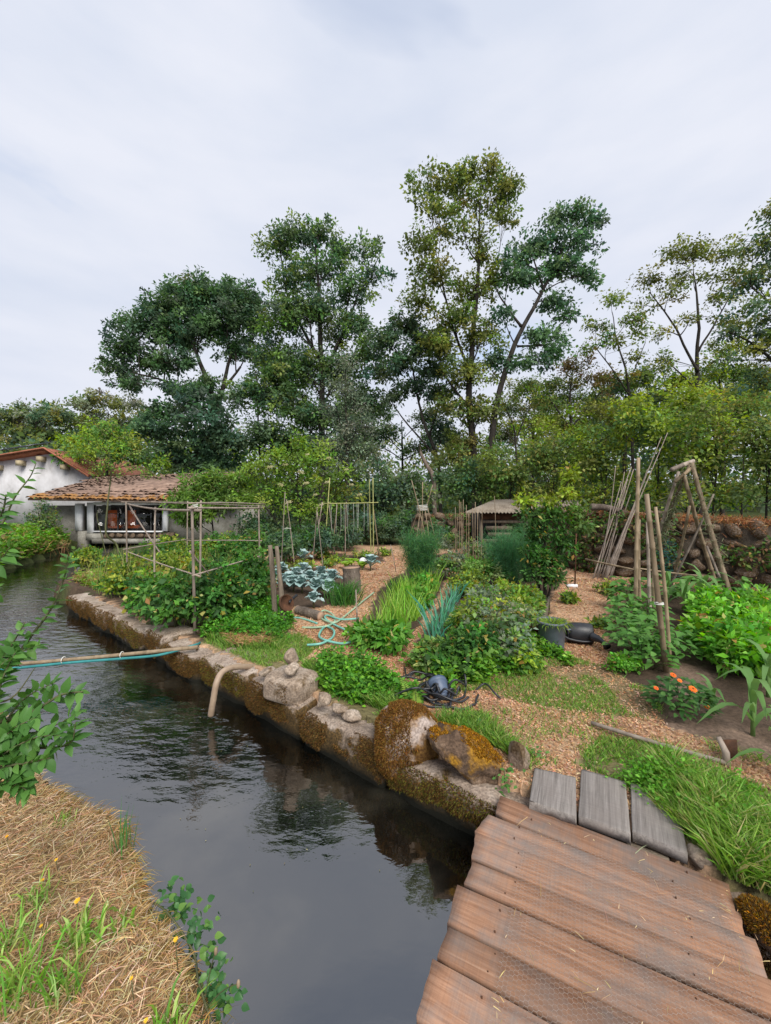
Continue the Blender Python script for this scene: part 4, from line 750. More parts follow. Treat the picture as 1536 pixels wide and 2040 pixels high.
tree('left_willow', 'pale feathery tree in the distance left of the broad tree', 40, [[(215,1000,.2),(215,880,.12),(218,820,.05)]], [(170,815,36,26),(215,805,36,24),(260,815,36,24),(200,850,60,28),(260,850,40,26),(300,830,30,26)], GRY+OLV, (.26,.5), .8)
tree('laburnum_bush', 'bright green leafy tree right behind the mill roof', 22.5, [[(205,990,.14),(205,920,.1),(205,870,.05)]], [(190,865,44,30),(230,875,40,30),(155,890,34,24),(200,910,60,30),(270,905,44,30),(300,925,36,18)], YEL+MID+[(.08,.17,.05)]*3, (.22,.5), 1.2)
tree('back_ash', 'pale olive tree in the gap right of the leaning tree', 34, [[(1060,1000,.2),(1062,880,.15),(1065,780,.06)]], [(1050,775,40,28,.9),(1095,800,44,30,.9),(1020,820,40,28,.9),(1070,850,60,34,.9),(1000,870,40,30,.8)], OLV+MID+GRY, (.22,.55), 1.2)
tree('back_oak', 'dense green tree behind the thin sparse tree', 32, [[(1240,1000,.22),(1242,880,.16),(1245,780,.06)]], [(1230,775,40,26),(1280,760,42,30),(1200,810,40,28),(1260,820,55,34),(1310,800,40,34),(1180,860,44,34),(1250,880,60,34)], MID+OLV+DK, (.22,.55), 1.2)
tree('back_alder', 'leafy tree of middle height behind the open crowned tree', 29, [[(1440,1000,.22),(1440,860,.16),(1438,740,.06)]], [(1440,715,40,34,.9),(1400,760,40,32),(1480,750,40,34),(1350,770,40,34,.9),(1440,800,60,36),(1510,790,44,40),(1370,830,50,36),(1330,720,26,26,.7)], OLV+MID+YEL, (.2,.55), 1.2)
tree('back_elm', 'shady green tree filling the gap left of the tallest trunk', 33, [[(800,1000,.18),(802,900,.12),(800,840,.05)]], [(750,820,36,34),(770,870,40,30),(850,840,36,34,.8),(890,880,40,32),(720,880,40,34),(830,900,40,26,.8)], DK+MID+GRY, (.22,.55), 1.1)
# shrubs behind the stone wall
for k, (px, py, rx, ry, Y, cl, lab) in enumerate([
    (1010,950,70,55,17,MID+OLV,'green thicket behind the shed roof'),(1100,925,65,70,16,MID+OLV,'green thicket behind the bay shrub'),(1200,915,70,75,15.5,YEL+MID+OLV,'green thicket behind the leaning canes'),
    (1310,880,75,100,14.5,YEL+MID,'light green thicket behind the tripod of poles'),(1420,900,75,95,13.5,YEL+MID+OLV,'light green thicket right of the pole tripod'),(1530,890,80,100,12.5,MID+OLV,'tall thicket behind the wall at the right edge'),
    (1640,900,90,120,12,MID+OLV,'thicket behind the wall beyond the right edge'),(1370,800,60,60,16,YEL,'pale yellow green sapling crown above the tripod thicket'),(930,965,55,45,18,DK+MID,'dark thicket at the foot of the tallest tree'),(1240,840,60,50,18.5,YEL+OLV,'yellow green shrub under the thin tree'),
    (1480,830,70,50,17,OLV+MID,'olive shrub under the edge tree'),(1130,880,50,40,19,OLV+YEL,'olive shrub under the brown tree'),(810,960,34,40,17,MID+GRY,'pale green bush left of the dead snag'),(760,985,50,50,16.5,DK,'dark bush below the grey green tree')]):
    lob = [(px+rng.normal(0, .55)*rx, py+rng.normal(0, .5)*ry, rx*rng.uniform(.3, .5), ry*rng.uniform(.22, .4)) for _ in range(9)]+[(px, py, rx*.7, ry*.7)]+[(px+d_*rx, 985+rng.normal(0, 10), rx*.45, 26) for d_ in (-.6, 0, .6)]
    tree('thicket_shrub', lab, Y, [[(px, 1030, .05),(px+4, py+ry*.3, .035),(px-3, py-ry*.5, .015)]], lob, cl, (.15,.55), 1.7, group='thicket behind the garden wall', nlf=28, csize=.42, twigs=.3, cat='shrub')
# elder bush with cream flower heads
eld = tree('elder_bush', 'yellow green elder bush with cream flower heads behind the vegetable beds', 12.5, [[(600,1095,.06),(595,1020,.05),(590,940,.03)],[(605,1095,.05),(660,1010,.03)],[(595,1090,.05),(530,1010,.03)]],
     [(590,885,14,26),(548,905,14,20),(640,895,16,22),(505,935,14,18),(590,905,34,30),(560,935,50,34),(625,925,46,34),(520,960,42,30),(600,970,70,36),(670,955,46,32),(545,1005,60,36),(640,1010,60,36),(700,985,30,28,.9,OLV+YEL),(500,1000,34,30),(590,1050,80,34,1,MID+DK),(680,1050,46,34,1,DK),(520,1055,50,30,1,DK+MID)], [(.12,.20,.04),(.15,.24,.05),(.095,.165,.04),(.20,.27,.06)], (.11,.5), 3.0, nlf=26, csize=.28, cat='shrub')
M['cream'] = leafmat('cream_blossom', [(.6,.56,.30),(.7,.66,.42)], .2)
q = MB(); v, f = ICO[1]
for a in range(60): g = rng.normal(0, 1, 3)*[.09, .09, .012]; q.add(v*.012+g+[0, 0, -.25*(g[0]**2+g[1]**2)], f)
fm = q.mesh('flower_head', M['cream'], np.zeros(3))
for px, py in ((568,925),(612,905),(655,912),(690,935),(716,985),(628,985),(600,940),(652,960),(538,930),(575,1000),(700,965),(640,1005),(610,962),(560,965),(522,1000)):
    link_part('flower_head', fm, eld, W(px, py, 12.0+rng.uniform(-.3, .1)), (1, 0, rng.normal(0, .2)), (rng.normal(0, .2), -.5, 1), rng.uniform(.5, .8))['kind'] = 'stuff'
q = MB()
tree('reed_bush', 'upright light green bush in front of the mill roof', 13, [[(425,1080,.04),(425,1000,.03),(425,960,.02)]], [(400,965,34,24),(440,962,36,24),(475,960,24,24),(420,990,60,24),(460,1000,40,30),(400,1020,40,26),(375,1000,24,30),(370,1035,26,24)], [(.10,.17,.045),(.13,.21,.055),(.08,.14,.04)], (.18,.3), 5.5, nlf=30, csize=.25, cat='shrub')
tree('young_locust_tree', 'slim young locust tree by the canal in front of the mill house', 9.6, [[(228,1142,.035),(220,1090,.032),(212,1062,.03),(213,1000,.025),(210,940,.018),(205,880,.008)],[(213,1065,.018),(203,1040,.012),(190,1018,.006)]],
     [(200,850,20,18,1.2),(230,870,34,20),(180,880,30,20),(215,900,40,22),(160,905,22,16),(255,905,30,18),(285,935,26,14),(220,940,36,20),(190,935,30,18),(300,945,16,8)], [(.12,.22,.05),(.16,.26,.06),(.09,.17,.045)], (.055,.5), 5.0, 'twig', nlf=22, csize=.18)
tree('bank_shrub', 'dark green shrub against the grey house wall on the far bank', 15.5, [[(82,1062,.03),(84,1020,.02)]], [(85,1015,24,20),(70,1035,24,20),(98,1035,22,20),(84,1048,30,14)], DK+MID, (.09,.5), 5, nlf=26, csize=.2, cat='shrub')
# ================================================================== ground cover
def gz(p): p = np.atleast_2d(p); return land(p[:, 0], p[:, 1])
def inz(p, polys): 
    r = np.zeros(len(p), bool)
    for b in polys: r |= in_poly(p[:, 0]+fbm2(p[:, 0], p[:, 1], 5, 3, 21)*.07, p[:, 1]+fbm2(p[:, 0], p[:, 1], 5, 3, 44)*.07, b)
    return r
# wood chips on the paths
p = np.vstack([sample(PL([(500,1140),(1900,1170),(1900,1700),(560,1340)]), 90000), sample(PL([(560,1250),(1500,1250),(1650,1700),(1000,1600)]), 110000), sample(PL([(560,1092),(1200,1100),(1200,1150),(540,1150)]), 30000)])
g = inz(p, [GARDEN]) & ~inz(p, BEDS); gr = np.zeros(len(p))
for q_, w in GRASS: gr = np.where(in_poly(p[:, 0], p[:, 1], q_), np.maximum(gr, w), gr)
g &= rng.random(len(p)) > gr*.72; g &= p[:, 1] < 12.5; p = p[g]; g = rng.random(len(p)) < .78+.6*fbm2(p[:, 0], p[:, 1], 1.8, 3, 15); p = p[g]; n = len(p); print('chips', n)
th = rng.random(n)*6.28; far_ = np.clip(p[:, 1]/4.5, .8, 2.2); L = rng.uniform(.010, .032, n)*far_; d = np.column_stack([np.cos(th), np.sin(th), rng.normal(0, .3, n)]); nr = np.column_stack([rng.normal(0, .35, (n, 2)), np.ones(n)])
c = np.column_stack([p, gz(p)+rng.uniform(.002, .014, n)]); sd = np.cross(d, nr); sd /= np.linalg.norm(sd, axis=1)[:, None]; wd = (rng.uniform(.004, .011, n)*far_)[:, None]; L = L[:, None]
q = MB(); v = np.stack([c-d*L/2-sd*wd/2, c+d*L/2-sd*wd*.4, c+d*L/2+sd*wd*.4, c-d*L/2+sd*wd/2], 1).reshape(-1, 3)
q.add(v, np.arange(n)[:, None]*4+np.arange(4)[None], np.repeat(cubes([(.50,.29,.16),(.56,.36,.22),(.43,.23,.12),(.64,.46,.31),(.30,.18,.10),(.52,.33,.21)], n, .15)*(1+.3*fbm2(p[:, 0], p[:, 1], 1.2, 3, 25))[:, None], 4, 0))
tag(q.build('wood_chips', M['straw'], origin=(0, 0, 0)), 'orange brown wood chips spread over the garden paths', 'wood chips', kind='stuff')
# green grass
def grass(name, label, pts, h, w, cols, lean=.5, cat='grass', sag=.12):
    n = len(pts); b = np.column_stack([pts, gz(pts)-.004]); hh = np.broadcast_to(h, (n,)) if not callable(h) else h(pts); hh = hh*rng.uniform(.5, 1.4, n); a = rng.random(n)*6.28
    tip = b+np.column_stack([np.cos(a)*lean*hh*rng.uniform(.2, 1.5, n), np.sin(a)*lean*hh*rng.uniform(.2, 1.5, n), hh]); q = MB(); q.blades(b, tip, w*rng.uniform(.6, 1.4, n), cubes(cols, n, .18), sag)
    return tag(q.build(name, M['leaf'], origin=(0, 0, 0)), label, cat, kind='stuff')
GG = [(.10,.19,.04),(.13,.24,.05),(.16,.27,.06),(.08,.15,.035),(.22,.28,.09)]
pts = []
for q_, w in GRASS: 
    ar = (q_[:, 0]*np.roll(q_[:, 1], -1)-q_[:, 1]*np.roll(q_[:, 0], -1)).sum()/2; pts.append(sample(q_, int(abs(ar)*w*8500)))
pts = np.vstack(pts); pts = pts[(fbm2(pts[:, 0], pts[:, 1], 3.5, 3, 12) > -.22) & (dist_line(pts[:, 0], pts[:, 1], RB) > .25)]; print('lawn', len(pts))
grass('lawn_grass', 'short green grass creeping over the chip paths', pts, .035, .005, GG, .9)
tall = sample(PL([(1240,1570),(1330,1540),(1460,1590),(1700,1690),(1900,1900),(1700,2000),(1536,1830),(1430,1740),(1380,1680)]), 19000)
tall = tall[(fbm2(tall[:, 0], tall[:, 1], 4, 3, 31) > -.35)]
tall = tall[((tall-np.array([.66, 2.2]))@u_ > .72)]
grass('tall_grass', 'tall green grass beside the bridge at the right edge', tall, lambda p: .075+.07*np.clip(fbm2(p[:, 0], p[:, 1], 3, 2, 91)+.5, 0, 1), .006, [(.10,.20,.035),(.15,.27,.055),(.20,.31,.08),(.08,.15,.03),(.30,.30,.13)], .8)
wp_ = np.vstack([sample(PL([(400,1285),(470,1235),(560,1235),(560,1300),(480,1300)]), 6000), sample(PL([(600,1330),(700,1345),(820,1390),(780,1460),(700,1440),(640,1370)]), 9000), sample(PL([(860,1445),(960,1440),(1060,1540),(1000,1500)]), 2500)])
wp_ = wp_[dist_line(wp_[:, 0], wp_[:, 1], RB) > .33]
grass('wall_top_grass', 'bright green grass growing along the back of the canal wall', wp_, .085, .007, GG, .8)
# weeds with small leaves
def weeds(name, label, poly, n, h, leaf, cols, minr=.3, thr=-.3):
    p = sample(poly, n); p = p[(dist_line(p[:, 0], p[:, 1], RB) > minr) & (fbm2(p[:, 0], p[:, 1], 3, 3, 77) > thr)]; n = len(p); k = 7; idx = np.repeat(np.arange(n), k); hh = h*rng.uniform(.4, 1.3, n)*(1+.6*fbm2(p[:, 0], p[:, 1], 2.5, 2, 5))
    b = np.column_stack([p, gz(p)]); t = rng.random(n*k); pos = b[idx]+np.column_stack([rng.normal(0, .03, (n*k, 2)), t*hh[idx]]); a = rng.random(n*k)*6.28
    d = np.column_stack([np.cos(a), np.sin(a), rng.normal(.2, .4, n*k)]); nr = rng.normal(0, .4, (n*k, 3)); nr[:, 2] += 1; L = leaf*rng.uniform(.6, 1.4, n*k); q = MB(); base = cubes(cols, n, .2)
    q.leaves(pos, d, nr, L, L*.6, base[idx]*(1+rng.normal(0, .12, (n*k, 1)))); return tag(q.build(name, M['leaf'], origin=(0, 0, 0)), label, 'weeds', kind='stuff')
weeds('wall_weeds', 'leafy green weeds behind the squared rock on the wall', PL([(640,1330),(720,1340),(830,1400),(800,1440),(740,1470),(640,1400)]), 2600, .17, .04, [(.08,.20,.03),(.12,.26,.04),(.06,.15,.03)])
weeds('pergola_weeds', 'leafy green weeds at the foot of the bamboo frame', PL([(400,1270),(480,1210),(560,1200),(580,1240),(560,1290),(460,1280)]), 2000, .16, .045, [(.07,.19,.03),(.10,.25,.04),(.05,.14,.025)])
weeds('bank_weeds', 'green weeds and nettles on the far canal bank', np.array([(-10.4,10.7),(-11.5,13.7),(-12.9,16.4),(-15.5,16.6),(-15,13),(-13,9.5)]), 5200, .5, .13, [(.10,.22,.04),(.14,.28,.05),(.07,.16,.03),(.2,.2,.07)], 0)
weeds('lawn_weeds', 'low clover and weeds in the tall grass by the step boards', PL([(1230,1560),(1330,1540),(1500,1600),(1536,1700),(1420,1690)]), 900, .10, .022, [(.08,.2,.03),(.13,.27,.05)])
weeds('path_edge_weeds', 'low weeds at the foot of the middle vegetable bed', PL([(815,1325),(900,1385),(1060,1340),(1140,1330),(1090,1290),(900,1300)]), 2200, .14, .05, [(.07,.17,.03),(.11,.24,.04),(.15,.27,.05)])
weeds('corner_weeds', 'low green weeds and dry stalks at the far canal corner', PL([(140,1160),(240,1140),(300,1165),(300,1210),(200,1178)]), 1500, .16, .06, [(.12,.22,.04),(.18,.27,.06),(.28,.22,.10)], .28)
dryp = np.array([(-10.3,10.7),(-11.4,13.7),(-13,13.5),(-12.5,9)]) 
tp4 = sample(PL([(150,1165),(250,1150),(520,1130),(550,1200),(400,1265),(300,1235)]), 900)
grass('tall_weed_stalks', 'thin tall weed stalks among the bushes under the bamboo frame', tp4, .62, .008, [(.14,.20,.06),(.20,.24,.08),(.28,.25,.11)], .35, 'weeds', .03)
# dry straw on the near bank
p = sample(np.array([(-.2,.85),(-.60,1.36),(-.98,1.70),(-1.5,2.25),(-2.05,2.47),(-3.0,3.2),(-3.6,2.6),(-2.4,.7),(-.8,.3)]), 68000); ins = in_poly(p[:, 0]+.02, p[:, 1]+.02, CANAL); p = p[~ins]; n = len(p)
edge = np.exp(-dist_line(p[:, 0], p[:, 1], LB)/.06); a = rng.random(n)*6.28; L = rng.uniform(.025, .085, n); b = np.column_stack([p, gz(p)+rng.uniform(.0, .03, n)])
tuft = np.clip(fbm2(p[:, 0], p[:, 1], 6, 3, 70)+.1, 0, 1); d = np.column_stack([np.cos(a), np.sin(a), rng.normal(.05, .16, n)+tuft*.15]); q = MB()
q.blades(b, b+d*L[:, None], rng.uniform(.0016, .0036, n), cubes([(.56,.39,.225),(.64,.49,.31),(.46,.30,.16),(.70,.58,.40),(.35,.225,.12),(.44,.34,.16)], n, .16), .06)
p2 = sample(np.array([(-.2,.85),(-.60,1.36),(-.98,1.70),(-1.5,2.25),(-2.05,2.47),(-2.2,2.3),(-1.3,1.7),(-.8,1.2),(-.3,.8)]), 9000); dl = dist_line(p2[:, 0], p2[:, 1], LB); p2 = p2[(dl < .12)]; n = len(p2)
b = np.column_stack([p2, gz(p2)]); b[:, 2] = np.maximum(b[:, 2], -.3); q.blades(b, b+np.column_stack([rng.normal(.02, .04, n), rng.normal(.02, .04, n), rng.uniform(-.10, .02, n)]), .0035, cubes([(.44,.28,.10),(.36,.22,.08),(.5,.36,.16),(.25,.2,.07)], n), .2)
tag(q.build('dry_straw', M['straw'], origin=(0, 0, 0)), 'dry mown straw covering the near canal bank', 'straw', kind='stuff')
p = sample(PL([(430,1262),(500,1258),(548,1292),(470,1300)]), 2600); n = len(p); a = rng.random(n)*6.28; L = rng.uniform(.03, .12, n); b = np.column_stack([p, gz(p)+.05+rng.uniform(0, .04, n)]); q = MB()
q.blades(b, b+np.column_stack([np.cos(a)*L, np.sin(a)*L, rng.normal(0, .02, n)]), .004, cubes([(.42,.24,.13),(.5,.32,.18),(.34,.2,.1)], n), .05); tag(q.build('straw_heap', M['straw'], origin=(*p.mean(0), 0)), 'heap of reddish dry straw behind the pole over the canal', 'straw', kind='stuff')
def tuft_mesh(n, h, w, lean, cols, seed, sag=.25, base=.03):
    r = np.random.default_rng(seed); a = r.random(n)*6.28; b = np.column_stack([r.normal(0, base, (n, 2)), np.zeros(n)]); hh = h*r.uniform(.55, 1.1, n); ln = lean*r.uniform(.2, 1.3, n)*hh
    q = MB(); q.blades(b, b+np.column_stack([np.cos(a)*ln, np.sin(a)*ln, hh]), w*r.uniform(.7, 1.2, n), cubes(cols, n, .16), sag); return q
for k, (px, py, s, lab) in enumerate([(30,1985,.22,'green grass clump in the bottom left corner'),(120,1960,.20,'green grass clump right of the corner clump'),(70,1800,.12,'thin green tuft in the straw at the left edge'),(330,2030,.16,'broad bladed green clump at the bottom by the ivy'),(165,1850,.14,'bright green weed clump in the middle of the straw'),(238,1810,.09,'small green weed tuft near the water edge'),(130,1610,.10,'yellow green weed at the top of the straw bank'),(20,1900,.15,'green grass clump at the left edge above the corner')]):
    c = P(px, py, -.02); q = tuft_mesh(60 if s > .1 else 34, s*.62, .011 if k in (3, 4, 5) else .006, 1.0, [(.16,.30,.06),(.22,.36,.09),(.11,.22,.045),(.30,.38,.14)], 900+k); q.v = [v+np.array([c[0], c[1], float(gz(c[:2])[0])]) for v in q.v]
    t = thing('grass_clump', lab, 'grass', (c[0], c[1], float(gz(c[:2])[0])), 'green clumps in the straw'); q.build('blades', M['leaf'], t)
# tall reed blades at the water edge and seed stalks
q = tuft_mesh(22, .26, .006, .22, [(.07,.17,.06),(.10,.22,.07),(.25,.25,.09)], 950, .05, .02); c = np.array([-1.30, 1.97, -.16]); q.v = [v+c for v in q.v]; t = thing('reed_tuft', 'tuft of upright reed blades at the water edge of the straw bank', 'reeds', c); q.build('blades', M['leaf'], t)
def leafmesh(kind, mat, nseg=5, wav=.045):
    """leaf of length 1 along X, drooping and folded"""
    t = np.linspace(0, 1, nseg+1); 
    wd = {'ovate': np.sin(np.pi*np.clip(t, 0, 1)**.75)*.25, 'heart': np.array([.12,.34,.36,.28,.15,.0])[:nseg+1], 'strap': np.array([.045,.055,.058,.052,.035,.0]), 'cabbage': np.interp(t, [0,.2,.4,.6,.8,.93,1], [.05,.10,.30,.40,.38,.24,.08]), 'lance': np.sin(np.pi*t**.7)*.14}[kind]
    drop = {'ovate': -.22*t**2, 'heart': -.25*t**2, 'strap': .95*t-1.25*t**2.2, 'cabbage': .55*t-.55*t**3, 'lance': -.3*t**2}[kind]; fold = {'strap': .02, 'cabbage': .10}.get(kind, .06)
    xs = t*({'strap': 1}.get(kind, 1)); L, Cn, Rr = [], [], []
    for k in range(nseg+1):
        wv = (wav*(-1)**k if kind == 'cabbage' else .0); L.append((xs[k], wd[k], drop[k]+fold*wd[k]*4+wv)); Cn.append((xs[k], 0, drop[k])); Rr.append((xs[k], -wd[k], drop[k]+fold*wd[k]*4-wv))
    v = np.array(L+Cn+Rr); m_ = nseg+1; k = np.arange(nseg); f = np.vstack([np.stack([k+m_, k+m_+1, k+1, k], 1), np.stack([k+2*m_, k+2*m_+1, k+m_+1, k+m_], 1)])
    q = MB(); q.add(v, f); return q.mesh('leaf', mat, np.zeros(3), True)
M['sapleaf'] = leafmat('plum_leaf', [(.06,.16,.035),(.09,.22,.05),(.13,.28,.06)], .35, .4)
M['beanleaf'] = leafmat('bean_leaf', [(.06,.17,.03),(.10,.25,.05),(.15,.32,.07)], .35, .45)
M['cornleaf'] = leafmat('corn_leaf', [(.11,.24,.06),(.17,.31,.10)], .35, .4)
M['kale'] = leafmat('kale_leaf', [(.2,.32,.30),(.31,.44,.42),(.44,.56,.55)], .15, .5)
M['lettuce'] = leafmat('lettuce_leaf', [(.22,.40,.05),(.32,.5,.08)], .4, .5)
M['ivy'] = leafmat('ivy_leaf', [(.035,.11,.035),(.06,.17,.05),(.14,.26,.05)], .25, .35)
M['redleaf'] = leafmat('red_lettuce_leaf', [(.12,.02,.035),(.2,.04,.06)], .3, .5)
M['darkleaf'] = leafmat('dark_green_leaf', [(.03,.09,.02),(.05,.13,.03),(.08,.18,.04)], .25, .4)
ovs, beanl, corl, kal = leafmesh('ovate', M['sapleaf']), leafmesh('heart', M['beanleaf']), leafmesh('strap', M['cornleaf']), leafmesh('cabbage', M['kale'], 9, .05)
let, ivl, redl, darl, locl = leafmesh('cabbage', M['lettuce']), leafmesh('heart', M['ivy']), leafmesh('cabbage', M['redleaf']), leafmesh('ovate', M['darkleaf']), leafmesh('lance', M['darkleaf'])
# ---- plum sapling reaching in from the left
ps_ = thing('plum_sapling', 'leafy plum sapling branches reaching in from the left edge', 'sapling', (-1.75, 1.15, .0)); q = MB(); root = np.array([-1.75, 1.15, -.02]); nl = 0
twl = []
def sprig(path, r, n, L, spread=1.0):
    global nl
    s = smooth_path(path, 24); q.tube(s, np.linspace(r, r*.25, 24), 5)
    for j in range(n):
        if nl >= 296: return
        t = .18+.82*(j+.5)/n; k = min(int(t*23), 22); d = s[k+1]-s[k]; d /= np.linalg.norm(d); a = j*2.4+rng.normal(0, .4); u = np.cross(d, [0, 1, .1]); u /= np.linalg.norm(u); w = np.cross(d, u)
        if (s[k][0]/s[k][1])*F+768 < -45: continue
        o = (math.cos(a)*u+math.sin(a)*w)*spread+d*.55; l_ = L*1.05*rng.uniform(.65, 1.2)*(1.1-.35*t); nrm = np.array([rng.normal(0, .35), -.35+rng.normal(0, .3), 1.0])
        link_part('leaf', ovs, ps_, s[k], o, nrm, l_); nl += 1
b_l = lambda px, py, Y: W(px, py, Y)
sprig([root, b_l(-120,1430,1.35), b_l(-20,1440,1.4), b_l(60,1420,1.42), b_l(120,1385,1.45), b_l(165,1378,1.45)], .011, 42, .066)
sprig([b_l(-60,1436,1.38), b_l(10,1340,1.42), b_l(60,1270,1.48), b_l(100,1215,1.5), b_l(128,1150,1.52), b_l(135,1105,1.52)], .007, 44, .054)
sprig([b_l(-40,1440,1.38), b_l(30,1480,1.36), b_l(90,1490,1.36), b_l(140,1480,1.36), b_l(150,1440,1.36)], .006, 34, .06)
sprig([b_l(-40,1450,1.34), b_l(10,1500,1.3), b_l(40,1540,1.3), b_l(45,1570,1.3)], .006, 34, .064)
sprig([b_l(-60,1400,1.4), b_l(-10,1330,1.42), b_l(20,1290,1.44), b_l(50,1240,1.44)], .006, 31, .056)
sprig([b_l(10,1440,1.4), b_l(40,1400,1.44), b_l(75,1375,1.45), b_l(110,1360,1.45)], .004, 27, .052)
sprig([b_l(20,1440,1.4), b_l(60,1460,1.4), b_l(120,1440,1.4), b_l(160,1415,1.4)], .004, 29, .052)
sprig([root, b_l(-160,1300,1.4), b_l(-80,1150,1.5), b_l(-20,1060,1.5), b_l(5,1020,1.5), b_l(12,985,1.5)], .009, 49, .066, 1.2)
sprig([b_l(-90,1160,1.5), b_l(-40,1130,1.5), b_l(-5,1120,1.5), b_l(20,1090,1.5)], .005, 19, .07)
sprig([b_l(-60,1110,1.5), b_l(0,1050,1.6), b_l(30,990,1.6), b_l(60,950,1.62), b_l(72,922,1.62)], .005, 14, .045)
sprig([b_l(-90,1170,1.5), b_l(-30,1180,1.5), b_l(0,1190,1.5)], .005, 12, .07)
sprig([b_l(-70,1400,1.36), b_l(-10,1400,1.36), b_l(30,1385,1.36), b_l(70,1330,1.38)], .005, 24, .065)
q.build('stem', M['twig'], ps_, True)
ps_ = thing('plum_sapling', 'low leafy shoots of a second sapling at the left edge above the straw', 'sapling', (-1.62, 1.2, .0)); q = MB(); root = np.array([-1.62, 1.2, -.02]); nl = 0
sprig([root, b_l(-60,1560,1.22), b_l(0,1530,1.26), b_l(50,1520,1.28), b_l(100,1510,1.28)], .008, 44, .058)
sprig([root, b_l(-50,1580,1.22), b_l(0,1560,1.25), b_l(30,1560,1.26), b_l(60,1580,1.26)], .006, 36, .056)
sprig([b_l(-40,1540,1.24), b_l(0,1480,1.3), b_l(30,1450,1.32), b_l(70,1430,1.33)], .005, 36, .056)
sprig([b_l(-30,1540,1.24), b_l(10,1500,1.28), b_l(70,1470,1.3), b_l(120,1465,1.3)], .005, 34, .054)
sprig([b_l(-40,1500,1.26), b_l(-10,1400,1.32), b_l(10,1340,1.35), b_l(30,1300,1.36)], .005, 34, .054)
sprig([b_l(-30,1420,1.3), b_l(0,1330,1.36), b_l(40,1300,1.4), b_l(80,1285,1.4)], .004, 30, .05)
q.build('stem', M['twig'], ps_, True)
# ---- ivy along the bank edge
iv = thing('ivy', 'dark green ivy trailing down the near bank edge at bottom centre', 'ivy', (-.75, 1.45, -.15)); q = MB(); s = smooth_path([(-1.02,1.74,-.13),(-.90,1.66,-.10),(-.74,1.54,-.12),(-.66,1.42,-.10),(-.55,1.30,-.12),(-.42,1.17,-.12)], 60); q.tube(s, .004, 4); q.build('stem', M['twig'], iv)
for j in range(380):
    k = rng.integers(0, 60); 
    if fbm2(np.array([k*.12]), np.array([0.]), 1, 2, 8)[0] < -.2: continue
    o_ = rng.normal(.0, .03); p = s[k]+np.array([.035+o_*.6, .045+o_*.8, rng.uniform(-.12, .04)]); link_part('leaf', ivl, iv, p, (rng.normal(.7, .6), rng.normal(.1, .7), rng.normal(-.2, .5)), (rng.normal(.4, .4), rng.normal(-.3, .4), 1), rng.uniform(.018, .036))
# ---- yellow dandelions
q = MB()
for a in range(26): th = a*2.4; r = .2+.8*(a/26)**.5; q.add([(0, 0, .0), (r*math.cos(th-.18)*.8, r*math.sin(th-.18)*.8, .25), (r*math.cos(th), r*math.sin(th), .22), (r*math.cos(th+.18)*.8, r*math.sin(th+.18)*.8, .25)], np.array([[0, 1, 2, 3]]))
fl = q.mesh('flower', M['yellow'], np.zeros(3))
for k, (px, py, r, hh, lab) in enumerate([(112,1695,.011,.05,'yellow dandelion highest up in the straw bank'),(85,1737,.011,.05,'yellow dandelion left of the biggest dandelion'),(154,1775,.017,.06,'biggest yellow dandelion in the straw above the bright weed clump'),(82,1828,.010,.05,'small yellow dandelion at the left of the bright weed clump'),(350,1850,.013,.06,'yellow flower among the ivy at the bank edge'),(262,1925,.009,.07,'pale yellow flower in the lower middle of the straw'),(291,2007,.010,.06,'small yellow flower at the bottom beside the broad bladed clump'),(14,1652,.011,.05,'yellow flower at the left edge of the straw bank')]):
    c = P(px, py, .04); g0 = float(gz(c[:2])[0]); c[2] = max(.0, g0+hh) ; t = thing('dandelion', lab, 'flower', (c[0], c[1], g0), 'yellow flowers in the straw'); q = MB(); q.tube([(c[0]+.01, c[1], g0), (c[0]+.004, c[1], (g0+c[2])/2), tuple(c)], .0018, 4); q.build('stem', M['twig'], t); link_part('flower', fl, t, c, (1, 0, 0), (0, -.5, 1), r*.75)
for k, (px, py, lab) in enumerate([(430,1895,'bent seed stalk over the water near the ivy'),(475,1960,'tall dry seed stalk leaning over the water at the bottom')]):
    t = P(px, py, .12); b = P(400-10*k, 2045, -.1); th_ = thing('seed_stalk', lab, 'stalk', b); q = MB(); q.tube(bez(b, (b+t)/2+[0, 0, .06], t, 8), .0016, 4); q.build('stem', M['twig'], th_); v, f = ICO[2]; q = MB(); q.add(v*[.006, .006, .014]+t, f); q.build('seed_head', M['bamboo'], th_)
n = 36; pf = np.vstack([sample(np.array([(-.4,1.35),(.4,1.9),(-1.5,3.6),(-3.4,5.0),(-4.2,4.6),(-1.9,2.7)]), n)]); th = rng.random(n)*6.28; q = MB(); c3 = np.column_stack([pf, np.full(n, WZ+.004)])
q.leaves(c3, np.column_stack([np.cos(th), np.sin(th), np.zeros(n)]), np.tile([0, 0, 1.], (n, 1)), rng.uniform(.006, .016, n), rng.uniform(.003, .007, n), cubes([(.30,.26,.10),(.20,.17,.08),(.14,.18,.05),(.4,.36,.2)], n), .05)
tag(q.build('floating_debris', M['straw'], origin=(0, 0, WZ)), 'scattered bits of leaf floating on the canal', 'debris', kind='stuff')
